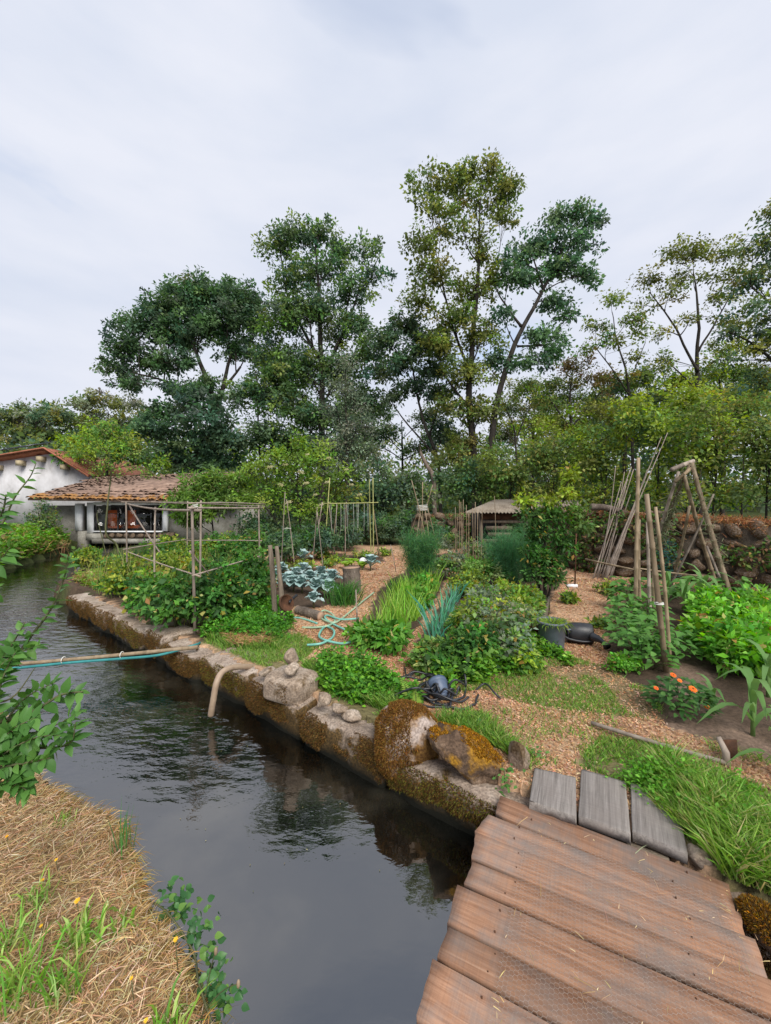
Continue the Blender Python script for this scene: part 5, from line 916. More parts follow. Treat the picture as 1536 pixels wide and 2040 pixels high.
# ================================================================== bamboo and poles
def pole_geo(q, a, b, r, r2=None, nodes=.24):
    a, b = np.asarray(a, float), np.asarray(b, float); L = np.linalg.norm(b-a); r2 = r*.8 if r2 is None else r2; k = max(2, int(L/nodes)); ts, rs = [0], [r]
    for j in range(1, k): t = j/k; rr = r+(r2-r)*t; ts += [t-.008, t, t+.008]; rs += [rr, rr*1.22, rr]
    ts.append(1); rs.append(r2); ts = np.array(ts)[:, None]; bow = np.sin(ts*math.pi)*rng.normal(0, .006, 3)*L; q.tube(a*(1-ts)+b*ts+bow, rs, 7)
def pole(name, label, cat, a, b, r, mat='bamboo', group=None, r2=None):
    q = MB(); pole_geo(q, a, b, r, r2); return tag(q.build(name, M[mat], smooth=True), label, cat, group)
def polepart(parent, a, b, r, mat='bamboo', name='pole', r2=None): q = MB(); pole_geo(q, a, b, r, r2); return q.build(name, M[mat], parent, True)
# bamboo frame by the canal
Nn, Ll, Rr_, Bb = np.array([-2.29,4.83,0]), np.array([-4.5,7.0,0]), np.array([-2.02,6.45,0]), np.array([-4.23,8.6,0])
pg = thing('bamboo_pergola', 'box shaped bamboo frame over the bushes by the canal', 'pergola', (-3.2, 6.6, 0)); Zt = lambda p, z: np.array([p[0], p[1], z])
for p, h, r in ((Nn, 1.56, .019), (Ll, 1.6, .015), (Rr_, 1.55, .015), (Bb, 1.62, .014), ((Nn+Ll)/2, 1.53, .015), (Nn+[-.12, .35, 0], 1.62, .015)): polepart(pg, Zt(p, -.05), Zt(p+rng.normal(0, .02, 3), h), r, 'oldbamboo', 'post')
def rail(a, za, b, zb, r=.012, ex=.12):
    r *= .85; d = (b-a)/np.linalg.norm(b-a); polepart(pg, Zt(a-d*ex, za), Zt(b+d*ex, zb), r, 'oldbamboo', 'rail')
off = np.array([.03, -.03, 0])
rail(Nn+off, 1.50, Ll+off, 1.57, .019); rail(Nn-off*.2, 1.53, Rr_-off*.2, 1.50, .017); rail(Ll-off, 1.60, Bb-off, 1.60); rail(Bb+off, 1.58, Rr_+off, 1.53); rail(Nn+[-.03, .05, 0], 1.585, Rr_+[-.05, .3, 0], 1.56); rail((Nn+Ll)/2+[.03, 0, 0], 1.60, (Rr_+Bb)/2, 1.60, .013)
rail(Nn+off, .725, Ll+off, .735); rail(Nn+[.03, .03, 0], .73, Rr_+[.03, .03, 0], .74); rail(Ll+[.0, .04, 0], .78, Bb, .80, .013); rail(Bb, .76, Rr_+[-.04, .04, 0], .98, .013)
polepart(pg, W(258, 1008, 7.0), W(318, 1100, 6.0), .013, 'oldbamboo', 'brace'); polepart(pg, W(378, 1098, 5.2), W(458, 1198, 6.2), .012, 'oldbamboo', 'brace')
q = MB(); 
for c in (Zt(Nn, 1.52), ): q.tube([c+[math.cos(t)*.03, math.sin(t)*.03, t*.004] for t in np.linspace(0, 14, 40)], .004, 4)
q.build('lashing', M['string'], pg)
# wooden posts with rusty pan
pp_ = thing('post_pair', 'two weathered split posts leaning together beside the hose', 'posts', P(553, 1248)); 
for a, b, r in ((W(549,1240,5.3), W(538,1086,5.35), .04), (W(567,1262,5.0), W(551,1088,5.2), .036)):
    q = MB(); q.tube(smooth_path([np.array([a[0], a[1], -.05]), (a+b)/2+[.006, 0, 0], b], 12), np.linspace(r, r*.75, 12)*(1+rng.normal(0, .05, 12)), 6); q.build('post', M['oldwood'], pp_)
t = thing('rusty_pan', 'round rusty pan with black handle hung on the post pair', 'pan', W(567, 1205, 4.95)); c = W(566, 1203, 4.95)
q = MB(); v0 = MB(); v0.lathe([(.0,0),(.075,.0),(.10,.02),(.105,.06),(.098,.06),(.09,.025),(.0,.012)], (0, 0, 0), 20); a_ = v0.v[0]; rotm = np.array(Matrix.Rotation(R(70), 3, 'X') @ Matrix.Rotation(R(0), 3, 'Y')); q.add(a_@rotm.T@np.array(Matrix.Rotation(R(55), 3, 'Z')).T+c, v0_f := np.array(v0.li[0]).reshape(-1, 4)); q.build('pan_body', M['rust'], t, True)
q = MB(); q.tube([c+[.07, .0, .02], W(577, 1198, 5.0), W(592, 1185, 5.05)], [.016, .015, .018], 6); q.build('handle', M['black'], t)
# back trellis with hanging strings
tr = thing('string_trellis', 'green bamboo trellis with hanging strings in front of the elder bush', 'trellis', P(700, 1112)); TY = 11.3
for a, b, m_ in (((657,952),(645,1108),'greenbamboo'),((642,1000),(622,1112),'oldbamboo'),((655,1000),(668,1118),'oldbamboo'),((736,955),(740,1110),'greenbamboo'),((743,952),(744,1100),'greenbamboo'),((742,1000),(756,1135),'bamboo'),((690,1000),(688,1105),'oldbamboo'),((672,1005),(660,1100),'bamboo')):
    pa, pb = W(*b, TY), W(*a, TY); pa[2] = -.03; polepart(tr, pa, pb, .016, m_)
polepart(tr, W(644, 1003, TY-.03), W(754, 1001, TY-.03), .015, 'greenbamboo', 'crossbar')
for k in range(10): px = 662+k*8+rng.normal(0, 2); q = MB(); q.tube([W(px, 1003, TY-.05), W(px+rng.normal(0, 1), 1050, TY-.03), W(px+rng.normal(0, 3), rng.uniform(1045, 1104), TY)], .0024, 4); q.build('string', M['string'], tr)
t2 = thing('stake_pair', 'pair of thin stakes tied with white string left of the trellis', 'stakes', P(572, 1130)); 
for a, b in (((568,980),(560,1135)),((571,995),(588,1135))): pa, pb = W(*b, 9.4), W(*a, 9.4); pa[2] = -.03; polepart(t2, pa, pb, .011, 'oldbamboo', 'stake')
q = MB(); q.tube([W(563,1055,9.35), W(570,1052,9.35), W(580,1053,9.35)], .005, 4); q.build('string', M['string'], t2)
for k, (x0, y0, x1, y1, Y, lab) in enumerate([(622,1128,632,1010,9.8,'thin stake just right of the tied stake pair'),(645,1150,632,1020,9.0,'thin leaning stake in front of the trellis'),(712,1260,709,1175,4.95,'short thin stake beside the coiled green hose'),(790,1130,778,1085,9,'short leaning stake left of the tall fennel')]):
    pa, pb = W(x0, y0, Y), W(x1, y1, Y); pa[2] = -.03; pole('garden_stake', lab, 'stake', pa, pb, .01, 'oldbamboo', 'thin stakes by the trellis')
# bean tepee
tp_ = thing('cane_tepee', 'small cane tepee rising behind the tall fennel', 'tepee', P(845, 1120)); TY2 = 10.2
for a, b in (((820,957),(858,1090)),((862,966),(818,1075)),((838,1010),(822,1090)),((846,1010),(862,1085)),((852,1012),(880,1095)),((834,1015),(800,1050)),((842,960),(838,1095))): pa, pb = W(*b, TY2+rng.normal(0, .25)), W(*a, TY2); pa[2] = max(-.03, -.03); polepart(tp_, pa, pb, .013, 'bamboo', 'cane')
q = MB(); q.tube([W(841, 1013, TY2)+[math.cos(t)*.14, math.sin(t)*.08, (t-10)*.006] for t in np.linspace(0, 25, 60)], .006, 4); q.build('string', M['string'], tp_)
for k, (px, y0, y1) in enumerate([(907,1010,1085),(915,996,1080),(918,1000,1090),(923,995,1085),(929,1006,1088),(941,1012,1092),(947,1000,1085),(952,1015,1090),(961,1010,1082),(985,988,1030),(934,1020,1090),(911,1030,1085)]):
    Y = rng.uniform(9.7, 10.3); pa, pb = W(px+rng.normal(0, 1.5), y1, Y), W(px, y0, Y); pa[2] = -.03; pole('garden_stake', 'thin brown cane in the upright row left of the shed', 'stake', pa, pb, .009, 'bamboo', 'upright canes left of the shed')
# canes leaning on the wall
cane = [(1180,1150,1258,930),(1186,1152,1250,955),(1192,1150,1262,935),(1198,1150,1247,968),(1204,1152,1244,940),(1189,1148,1226,932),(1196,1155,1256,985),(1182,1148,1238,960)]
for a in cane: pa, pb = W(a[0], a[1], 8.35+rng.normal(0, .08)), W(a[2], a[3], 8.75); pa[2] = -.02; pole('leaning_cane', 'grey cane in the left bundle leaning on the stone wall', 'cane', pa, pb, .013, 'oldbamboo', 'left bundle of canes on the wall', .008)
for a in [(1205,1158,1330,862),(1212,1155,1318,870),(1208,1156,1290,935),(1200,1150,1296,925),(1215,1152,1280,960),(1203,1156,1306,900)]: pa, pb = W(a[0], a[1], 8.2+rng.normal(0, .08)), W(a[2], a[3], 8.6); pa[2] = -.02; pole('leaning_cane', 'long grey cane in the right bundle leaning on the stone wall', 'cane', pa, pb, .014, 'oldbamboo', 'right bundle of canes on the wall', .007)
pole('bamboo_rail', 'bamboo pole lying level in front of the leaning canes', 'pole', W(1166, 1114, 7.9), W(1278, 1138, 7.0), .02, 'bamboo'); pole('bamboo_rail', 'long thin bamboo pole lying level inside the pole tripod', 'pole', W(1262, 1131, 6.9), W(1412, 1149, 6.9), .014, 'bamboo')
# upright bamboo by the bean bed
for k, (x0, y0, x1, y1, Y, r, lab) in enumerate([(1266,1240,1272,912,5.4,.028,'tall upright bamboo pole left of the leaning near pole'),(1276,1225,1273,1035,5.5,.026,'upright bamboo stub right beside the tall upright pole'),(1296,1250,1290,1040,5.3,.024,'grey upright bamboo pole between tall pole and near pole'),(1304,1260,1302,1080,5.1,.022,'dark upright bamboo pole just behind the near pole'),(1329,1345,1288,984,3.72,.026,'near bamboo pole leaning left with a white tie'),(1336,1340,1306,1010,3.85,.018,'thin brown bamboo pole hugging the near leaning pole')]):
    pa, pb = W(x0, y0, Y), W(x1, y1, Y); pa[2] = -.05; pole('bamboo_pole', lab, 'pole', pa, pb, r, 'bamboo' if k != 2 else 'oldbamboo', 'bamboo poles by the bean bed')
c = W(1313, 1205, 3.72); q = MB(); q.tube([c+[math.cos(t)*.035, math.sin(t)*.035, t*.002] for t in np.linspace(0, 12, 30)]+[c+[-.05, -.03, .03]], .005, 4); tag(q.build('white_tie', M['string']), 'white string tied round the near leaning bamboo pole', 'string')
# tripod of poles with netting
tri_ = thing('pole_tripod', 'tripod of thick poles with netting by the stone wall', 'tripod', P(1390, 1190)); A0 = W(1362, 928, 6.7)
for a, b, r, Y0, m_ in (((1378,922),(1462,1205),.042,6.3,'bamboo'),((1362,945),(1432,1165),.036,7.2,'bamboo'),((1374,925),(1308,1085),.026,7.4,'bamboo'),((1352,940),(1300,1110),.03,7.5,'oldbamboo'),((1374,1008),(1334,1158),.026,7.4,'bamboo'),((1422,984),(1328,1150),.018,7.2,'oldbamboo'),((1408,1088),(1456,1185),.022,6.35,'oldbamboo'),((1380,930),(1345,960),.03,6.7,'bamboo')):
    pa, pb = W(*b, Y0), W(*a, 6.7); 
    if b[1] > 1080: pa[2] = max(pa[2], -.04) if b[1] < 1120 else -.04
    polepart(tri_, pa, pb, r, m_)
polepart(tri_, W(1338, 936, 6.7), W(1382, 918, 6.75), .04, 'oldbamboo', 'top_bar')
M['net'] = pmat('green_net', [(.3,(.16,.18,.09)),(.7,(.28,.28,.17))], 20, .8, 0)
q = MB(); a0, a1, b0, b1 = W(1350, 940, 6.9), W(1376, 935, 6.7), W(1297, 1105, 7.4), W(1318, 1080, 7.3)
for k in range(420):
    s, t = rng.random(2); e = (a0*(1-s)+a1*s)*(1-t)+(b0*(1-s)+b1*s)*t; d = rng.normal(0, .09, 3); q.tube([e, e+d*.5+rng.normal(0, .01, 3), e+d], .005, 3, False)
for k in range(160):
    t = rng.random(); e = W(1378, 925, 6.7)*(1-t)+W(1440, 1130, 6.4)*t+rng.normal(0, .03, 3); d = rng.normal(0, .07, 3); q.tube([e, e+d*.5, e+d], .003, 3, False)
o = q.build('net', M['net'], tri_); o['kind'] = 'stuff'
q = MB(); m_ = pmat('teal_net', [(.3,(.015,.10,.09)),(.7,(.04,.2,.18))], 20, .8, 0)
for k in range(90): e = W(rng.uniform(1312, 1342), rng.uniform(1080, 1150), 7.3); d = rng.normal(0, .10, 3); q.tube([e, e+d*.5+rng.normal(0, .02, 3), e+d], .004, 3, False)
tag(q.build('teal_net', m_), 'bundle of teal netting hanging at the wall behind the tripod', 'net', kind='stuff')
# pole with hose across the canal
bx_ = thing('bamboo_span', 'long bamboo pole laid across the canal', 'pole', (-4.2, 4.0, -.05)); e0, e1 = W(394, 1289, 4.32), np.array([-4.5, 3.95, -.06]); q = MB(); pole_geo(q, e0, e1, .021, .017, .45); q.build('pole', M['bamboo'], bx_, True)
for t in (.30, .52, .72, .9): c = e0*(1-t)+e1*t; q = MB(); q.tube([c+[.0, math.cos(a)*.032, math.sin(a)*.032-.012] for a in np.linspace(0, 6.5, 14)], .005, 4); q.build('tie', M['string'], bx_)
q = MB(); dn = np.array([0, -.01, -.036]); q.tube(smooth_path([W(400, 1280, 4.6), W(385, 1286, 4.35), e0*.85+e1*.15+dn*1.2, e0*.7+e1*.3+dn*1.3, e0*.5+e1*.5+dn*1.15, e0*.3+e1*.7+dn*1.3, e1+dn], 60), .014, 7); tag(q.build('teal_hose', M['teal'], smooth=True), 'teal hose tied under the bamboo pole across the canal', 'hose')
# brown suction pipe into the water
q = MB(); q.tube(smooth_path([W(510, 1330, 3.95)+[0,0,.0], W(492, 1328, 3.8), W(462, 1330, 3.62), W(442, 1340, 3.50), W(431, 1362, 3.42), W(425, 1395, 3.40), W(420, 1425, 3.42)], 40), .026, 10); tag(q.build('suction_pipe', M['pipe'], smooth=True), 'bent brown pipe curving over the canal wall into the water', 'pipe')
# green hose in loops
z_ = .03
hp = [(530,1228),(560,1228),(600,1232),(632,1242)]; q = MB(); q.tube(smooth_path([P(a, b, z_) for a, b in hp], 30), .013, 7); tag(q.build('green_hose', M['hose'], smooth=True), 'short run of teal green hose behind the post pair', 'hose')
hp = [(602,1250),(630,1250),(655,1246),(668,1235),(660,1222),(645,1216),(637,1225),(645,1235),(668,1240),(690,1225),(720,1200),(745,1180)]; q = MB(); q.tube(smooth_path([P(a, b, z_+.012*(k % 3)) for k, (a, b) in enumerate(hp)], 90), .013, 7); tag(q.build('green_hose', M['palehose'], smooth=True), 'pale green hose running from the loops up the chip path', 'hose')
hp = [(612,1285),(640,1282),(662,1270),(665,1256),(650,1248),(640,1256),(636,1268),(650,1276),(680,1282),(700,1278),(706,1268),(690,1256),(665,1244),(648,1232),(652,1226),(680,1234),(715,1232)]; q = MB(); q.tube(smooth_path([P(a, b, z_+.014+.014*(k % 2)) for k, (a, b) in enumerate(hp)], 130), .0135, 7); tag(q.build('green_hose', M['hose'], smooth=True), 'mint green hose lying in big loops on the chip path', 'hose')
# log, stump, offcuts
M['cutwood'] = pmat('cut_wood', [(.3,(.28,.17,.11)),(.7,(.46,.31,.22))], 8, .8, .2)
def log(name, label, a, b, r, cat='log', bark='palebark'):
    t = thing(name, label, cat, (np.asarray(a)+b)/2-[0, 0, r]); q = MB(); a, b = np.asarray(a, float), np.asarray(b, float); s = np.linspace(0, 1, 10)[:, None]; q.tube(a*(1-s)+b*s, r*(1+rng.normal(0, .03, 10)), 14, False); q.build('bark', M[bark], t, True); d = (b-a)/np.linalg.norm(b-a)
    for e, sg in ((a, 1), (b, -1)): q = MB(); q.tube([e+d*sg*.004, e+d*sg*.014], r*.985, 14); q.build('cut_end', M['cutwood'], t)
    return t
log('fallen_log', 'short log lying beside the green hose loops', P(592, 1215, .07), P(640, 1228, .07), .065)
st_ = log('tree_stump', 'upright bark covered stump beside the cabbages', P(702, 1182, 0), P(702, 1182, 0)+[-.02, 0, .46], .155, 'stump')
log('log_section', 'pinkish cut log section behind the bamboo frame corner', P(532, 1200, .0), P(532, 1200, .0)+[.0, .0, .22], .11, 'log', 'cutwood')
q = MB(); v, f = ICO[3]; c = P(723, 1133, .0); q.add(v*[.09, .09, .09]+c+[0, 0, .18], f); q2 = thing('globe_lamp', 'small white globe garden lamp on the far chip path', 'lamp', c); q.build('globe', M['white'], q2, True); q = MB(); q.tube([c, c+[0, 0, .1]], .04, 8); q.build('stem', M['greyplastic'], q2)
# broom standing on the far path
bm_ = thing('broom', 'brown handled broom standing on its white head on the path', 'broom', P(1143, 1172)); c = P(1140, 1172); q = MB(); q.box(c[0]-.10, c[0]+.09, c[1]-.03, c[1]+.03, .01, .075); q.build('head', M['white'], bm_); q = MB(); q.tube([c+[.05, 0, .07], W(1148, 1062, 7.5)], .013, 7); q.build('handle', M['rust'], bm_)
# bucket with grass, watering can
bk = thing('bucket', 'grey plastic bucket with cut grass hanging over its rim', 'bucket', P(1099, 1296)); c = P(1099, 1296); q = MB(); q.lathe([(0,.004),(.118,.004),(.122,.02),(.146,.30),(.154,.305),(.154,.325),(.140,.325),(.136,.30),(.11,.03),(0,.03)], c, 32); q.build('bucket_body', M['greyplastic'], bk, True)
q = MB(); a = np.linspace(-.5, 3.3, 20); q.tube([c+[math.cos(t)*.158, math.sin(t)*.158, .285-.04*math.sin((t+.5)/3.8*math.pi)] for t in a], .005, 5); q.build('handle', M['steel'], bk); q = MB(); q.box(c[0]+.105, c[0]+.15, c[1]-.135, c[1]-.105, .26, .272); q.build('handle_lug', M['greyplastic'], bk)
n = 330; a = rng.random(n)*6.28; r = .148*rng.random(n)**.5; b = np.column_stack([c[0]+np.cos(a)*r, c[1]+np.sin(a)*r, np.full(n, .30)]); out = (r > .105)*1.; d = np.column_stack([np.cos(a)*.06+rng.normal(0, .03, n), np.sin(a)*.06+rng.normal(0, .03, n), np.where(out > 0, rng.uniform(-.07, .04, n), rng.uniform(0, .05, n))])
q = MB(); q.blades(b, b+d, .006, cubes(GG+YEL, n), .25); tag(q.build('cut_grass', M['leaf']), 'cut grass heaped in the grey bucket', 'grass', kind='stuff')
wc = thing('watering_can', 'black plastic watering can lying on its side by the bucket', 'watering can', P(1165, 1285)); c = P(1163, 1284); ax = np.array([.92, .1, .0]); 
prof = [(0,0),(.105,0),(.118,.015),(.122,.12),(.118,.22),(.10,.26),(.07,.262)]; v0 = MB(); v0.lathe(prof, (0, 0, 0), 24); f0 = v0.li[0].reshape(-1, 4); sq = v0.v[0]*[1, .86, 1]; rz = np.array(Matrix.Rotation(R(-14), 3, 'Z')@Matrix.Rotation(R(-90), 3, 'Y')); base = c+[.11, .03, .105]; q = MB(); q.add(sq@rz.T+base, f0); q.build('body', M['black'], wc, True)
Tq = lambda p: np.array(p)@rz.T+base
q = MB(); q.tube(smooth_path([base+[-.04, -.09, .0], base+[-.01, -.17, .0], base+[.01, -.235, -.02]], 12), np.linspace(.05, .017, 12), 10); q.build('spout', M['black'], wc, True)
q = MB(); d = np.array([.05, -.9, -.35]); d /= np.linalg.norm(d); e = base+[.01, -.235, -.02]; q.tube([e, e+d*.025, e+d*.05], [.018, .03, .042], 14); q.build('rose', M['black'], wc, True)
q = MB(); q.tube(smooth_path([base+[-.02, .02, .095], base+[-.16, .05, .085], base+[-.30, .05, .05], base+[-.33, .02, .0], base+[-.28, -.03, -.04], base+[-.14, -.07, -.06], base+[-.03, -.085, -.05]], 30), .014, 8); q.build('handle', M['black'], wc, True)
q = MB(); q.tube(smooth_path([Tq((.09,-.05,.262)), Tq((.0,-.09,.268)), Tq((-.085,-.04,.262)), Tq((-.09,.05,.262)), Tq((.0,.09,.262)), Tq((.09,.05,.262))], 24), .007, 5); q.build('rim', M['black'], wc, True)
# edging plank behind the bucket
q = MB(); a, b = P(1078, 1275), P(1092, 1215); q.prism([(*a[:2], -.02),(*a[:2], .22),(*b[:2], .2),(*b[:2], -.02)], (0, 0, 0), (.03, .0, 0)); tag(q.build('edging_board', M['oldwood']), 'grey edging board standing behind the bucket', 'board')
# blue plastic, black pipe heap and pot
q = MB(); c = P(797, 1278, .02); s = smooth_path([c+[-.09, -.03, .0], c+[-.03, .0, .02], c+[.04, .01, .03], c+[.1, .0, .015]], 16); q.tube(s, np.array([.012,.02,.03,.032,.03,.026,.03,.034,.036,.036,.034,.034,.03,.026,.02,.01]), 8); v = q.v[0]; v[:, 2] = .012+(v[:, 2]-.02)*.7+fbm(v, 20, 2, 3)*.012; tag(q.build('blue_cloth', M['blue'], smooth=True), 'crumpled bright blue plastic scrap on the chip path', 'scrap')
c = P(868, 1388, 0)
for k in range(16):
    q = MB(); cx = c+[rng.normal(0, .07), rng.normal(0, .07), 0]; r = rng.uniform(.08, .24); ph = rng.random()*6.28; sp = rng.uniform(2.5, 6.5); pts = [cx+[math.cos(ph+t)*r*(1+.15*math.sin(3*t)), math.sin(ph+t)*r*.95, .012+.012*k*rng.uniform(.2, .8)+rng.uniform(0, .02)] for t in np.linspace(0, sp, 12)]
    q.tube(smooth_path(pts, 40), .0085, 6); tag(q.build('black_pipe', M['black'], smooth=True), 'coil of thin black pipe in the heap behind the boulders', 'pipe', 'heap of black irrigation pipe')
for k, (pts, lab) in enumerate([([(850,1432),(900,1436),(950,1432),(985,1424),(1015,1412)],'black pipe end stretching right of the pipe heap'),([(806,1330),(812,1350),(830,1338),(870,1342)],'thin black pipe arching up left of the heap'),([(900,1412),(930,1420),(960,1416)],'short black pipe end lying on the chips'),([(915,1465),(930,1455),(950,1450),(952,1400),(955,1370)],'thin black pipe curling right of the heap'),([(940,1385),(965,1362),(985,1380),(1000,1395)],'bent grey pipe piece in the grass right of the heap')]):
    q = MB(); q.tube(smooth_path([P(a, b, .02+.05*(k in (1, 4) and j in (1, 2))) for j, (a, b) in enumerate(pts)], 30), .008, 6); tag(q.build('black_pipe', M['black'], smooth=True), lab, 'pipe')
pt = thing('plant_pot', 'blue grey plastic flower pot lying upside down on the pipe heap', 'pot', P(884, 1398, .04)); c = W(884, 1376, 3.22); v0 = MB(); v0.lathe([(0,.0),(.05,.0),(.052,.01),(.068,.12),(.075,.122),(.075,.15),(.069,.15),(.064,.12),(.048,.015),(0,.012)], (0, 0, 0), 24); v0.v[0] = v0.v[0]*1.12; f0 = v0.li[0].reshape(-1, 4)
rz = np.array(Matrix.Rotation(R(14), 3, 'Z')@Matrix.Rotation(R(-66), 3, 'X')); q = MB(); q.add(v0.v[0]@rz.T+c+[-.005, -.04, -.05], f0); q.build('pot_body', M['bluegrey'], pt, True)
for a in np.linspace(0, 6.28, 7)[:-1]: q = MB(); e = np.array([.03*math.cos(a), .03*math.sin(a), -.002])@rz.T+c+[-.005, -.04, -.05]; v, f = ICO[1]; q.add(v*.008+e, f); q.build('drain_hole', M['black'], pt)
# hoe in the grass
ho = thing('hoe', 'pale wooden handled hoe lying in the grass', 'hoe', P(1300, 1475)); q = MB(); q.tube(smooth_path([P(1178, 1440, .03), P(1300, 1478, .05), P(1448, 1520, .05)], 14), .014, 8); q.build('handle', M['oldbamboo'], ho, True); q = MB(); c = P(1448, 1520, .05); q.tube([c+[.0, 0, -.02], c+[.012, .02, .05], c+[.0, .06, .12]], [.022, .02, .014], 7); q.build('head', M['oldbamboo'], ho, True)
q = MB(); q.prism([c+[.02,.03,.0], c+[.12,.06,.0], c+[.13,.08,.09], c+[.03,.06,.10]], (0, 0, 0), (0, .006, .0)); q.build('blade', M['rust'], ho)
# ================================================================== plants in the beds
def bush(name, label, cat, px, py, w, h, cols, leaf, ncl, nlf, group=None, cs=.1, z=0, wy=None, stems=6, base_gap=.0):
    """w, h in metres; foot at the photo point px,py on the soil"""
    c = P(px, py, z); c[2] = float(gz(c[:2])[0]); t = thing(name, label, cat, c, group); q = MB(); wy = wy or w
    sq = MB(); cc = []
    for k in range(4):
        a = rng.random()*6.28; o = np.array([math.cos(a)*w*.22, math.sin(a)*wy*.22, 0])*(k > 0); hh = h*rng.uniform(.75, 1.0) if k else h
        cc.append(crown_leaves(q, c+o+[0, 0, base_gap+(hh-base_gap)*.5], np.array([w*.36, wy*.36, (hh-base_gap)*.5]), ncl//4, nlf, leaf, cols, cs, .7))
    cc = np.vstack(cc)
    for k in rng.choice(len(cc), min(stems, len(cc)), False): e = cc[k]; sq.tube(bez(c+rng.normal(0, .02, 3)*[1, 1, 0], c+(e-c)*[.3, .3, .7], e, 6), np.linspace(.008, .003, 6), 5)
    sq.build('stem', M['twig'], t); q.build('foliage', M['leaf'], t); return t
RASP = [(.045,.115,.03),(.06,.15,.035),(.085,.19,.045),(.04,.09,.03)]
for k, (px, py, w, h, lab) in enumerate([(300,1225,.8,.55,'dark leafy bush at the canal end of the bamboo frame'),(350,1255,.75,.62,'dark leafy bush left of the near frame corner'),(435,1240,.8,.7,'dark leafy bush right of the near frame corner'),(490,1215,.75,.8,'dark bush with small white blossoms under the frame'),(420,1190,.9,.75,'dark leafy bush in the middle of the bamboo frame'),(330,1190,.9,.7,'leafy bush at the inner left side of the bamboo frame'),(270,1185,.8,.55,'light leafy bush outside the left of the bamboo frame'),(460,1155,1.0,.85,'tall leafy bush at the back of the bamboo frame'),(370,1150,1.1,.8,'leafy bush at the far corner of the bamboo frame'),(250,1150,.9,.5,'yellowish bush beside the young locust tree'),(440,1120,1.2,.8,'green bush between bamboo frame and elder bush'),(340,1120,1.2,.7,'green bush between bamboo frame and mill house'),(175,1140,.7,.6,'sprawling yellow green shrub at the canal corner'),(505,1140,.9,.9,'leafy bush left of the tied stake pair')]):
    bush('berry_bush', lab, 'bush', px, py, w, h, RASP+(YEL if k in (5, 6, 8, 9, 10, 11, 12) else []), (.075,.62), 120, 26, 'berry bushes in the bamboo frame', .11)
for k, (px, py, w, h) in enumerate([(560,1125,1.2,.9),(620,1118,1.2,1.0),(500,1105,1.5,1.2),(690,1095,1.6,.9),(780,1082,2.0,1.0),(735,1088,1.8,1.2),(800,1086,1.6,1.3),(875,1092,1.3,.9)]):
    bush('undergrowth', ('dark undergrowth below the elder bush left side','dark undergrowth below the elder bush right side','dark undergrowth between frame and elder bush','dark undergrowth behind the string trellis','dark undergrowth left of the cane tepee','dark undergrowth right behind the string trellis','dark tall undergrowth just behind the cane tepee','dark undergrowth between cane tepee and upright canes')[k], 'bush', px, py, w, h, DK+[(.05,.12,.03)], (.10,.55), 150, 26, 'undergrowth by the elder', .16)
# kale / cabbages
def rosette(name, label, cat, c, n, L, mesh, elev=(.1, 1.1), group=None, stalk=.0):
    c = np.array([c[0], c[1], float(gz(np.array(c[:2]))[0])]); t = thing(name, label, cat, c, group); q = MB(); q.tube([c, c+[0, 0, .04+stalk]], [.016, .012], 7); q.build('stem', M['twig'], t)
    for j in range(n):
        a = j*2.39996+rng.normal(0, .2); e = elev[1]-(elev[1]-elev[0])*((n-j)/n); e = elev[0]+(elev[1]-elev[0])*(j/n); d = (math.cos(a)*math.cos(e), math.sin(a)*math.cos(e), math.sin(e)); up = (-math.cos(a)*math.sin(e), -math.sin(a)*math.sin(e), math.cos(e))
        link_part('leaf', mesh, t, c+[0, 0, .03+stalk*(.3+.7*j/n)], d, up, L*rng.uniform(.75, 1.15)*(1-.35*j/n))
    return t
kl = [(548,1165,'leftmost in the front row'),(575,1172,'second in the front row'),(602,1185,'front middle'),(630,1190,'front right'),(590,1160,'second row left'),(618,1168,'second row middle'),(645,1178,'beside the stump'),(560,1150,'back row left'),(605,1150,'back row middle'),(640,1158,'back row right'),(662,1170,'just left of the stump'),(625,1215,'nearest, by the fallen log'),(585,1183,'front between the second and the middle one'),(560,1178,'foremost left, behind the post pair'),(655,1192,'foremost right, beside the chives')]
for px, py, w in kl: rosette('kale_plant', 'blue green kale plant, '+w+' of the kale bed', 'kale', P(px, py), 18, .23 if py < 1210 else .15, kal, (.2, 1.3), 'blue green kale bed', .13)
for px, py, lab in ((562,1128,'tall blue green kale behind the bed, left one'),(604,1128,'tall blue green kale behind the bed, right one'),(738,1140,'blue green cabbage right of the stump top')): rosette('kale_plant', lab, 'kale', P(px, py), 10, .30, kal, (.3, 1.2), 'tall kale', .18)
for px, py, lab in ((700,1128,'bright green lettuce left, behind the stump'),(716,1130,'bright green lettuce middle, behind the stump'),(690,1135,'bright green lettuce nearest the stump top'),(722,1138,'bright green lettuce right, behind the stump')): rosette('lettuce', lab, 'lettuce', P(px, py), 11, .22, let, (.4, 1.3), 'lettuces behind the stump')
for px, py, lab in ((235,1185,'light green lettuce clump on the far canal wall'),(262,1192,'light green leafy clump next to the far wall lettuce')): rosette('lettuce', lab, 'lettuce', P(px, py), 12, .30, let, (.5, 1.3), 'lettuces on the canal wall')
rosette('red_lettuce', 'dark red lettuce beside the bucket', 'lettuce', P(1066, 1270), 16, .17, redl, (.4, 1.4))
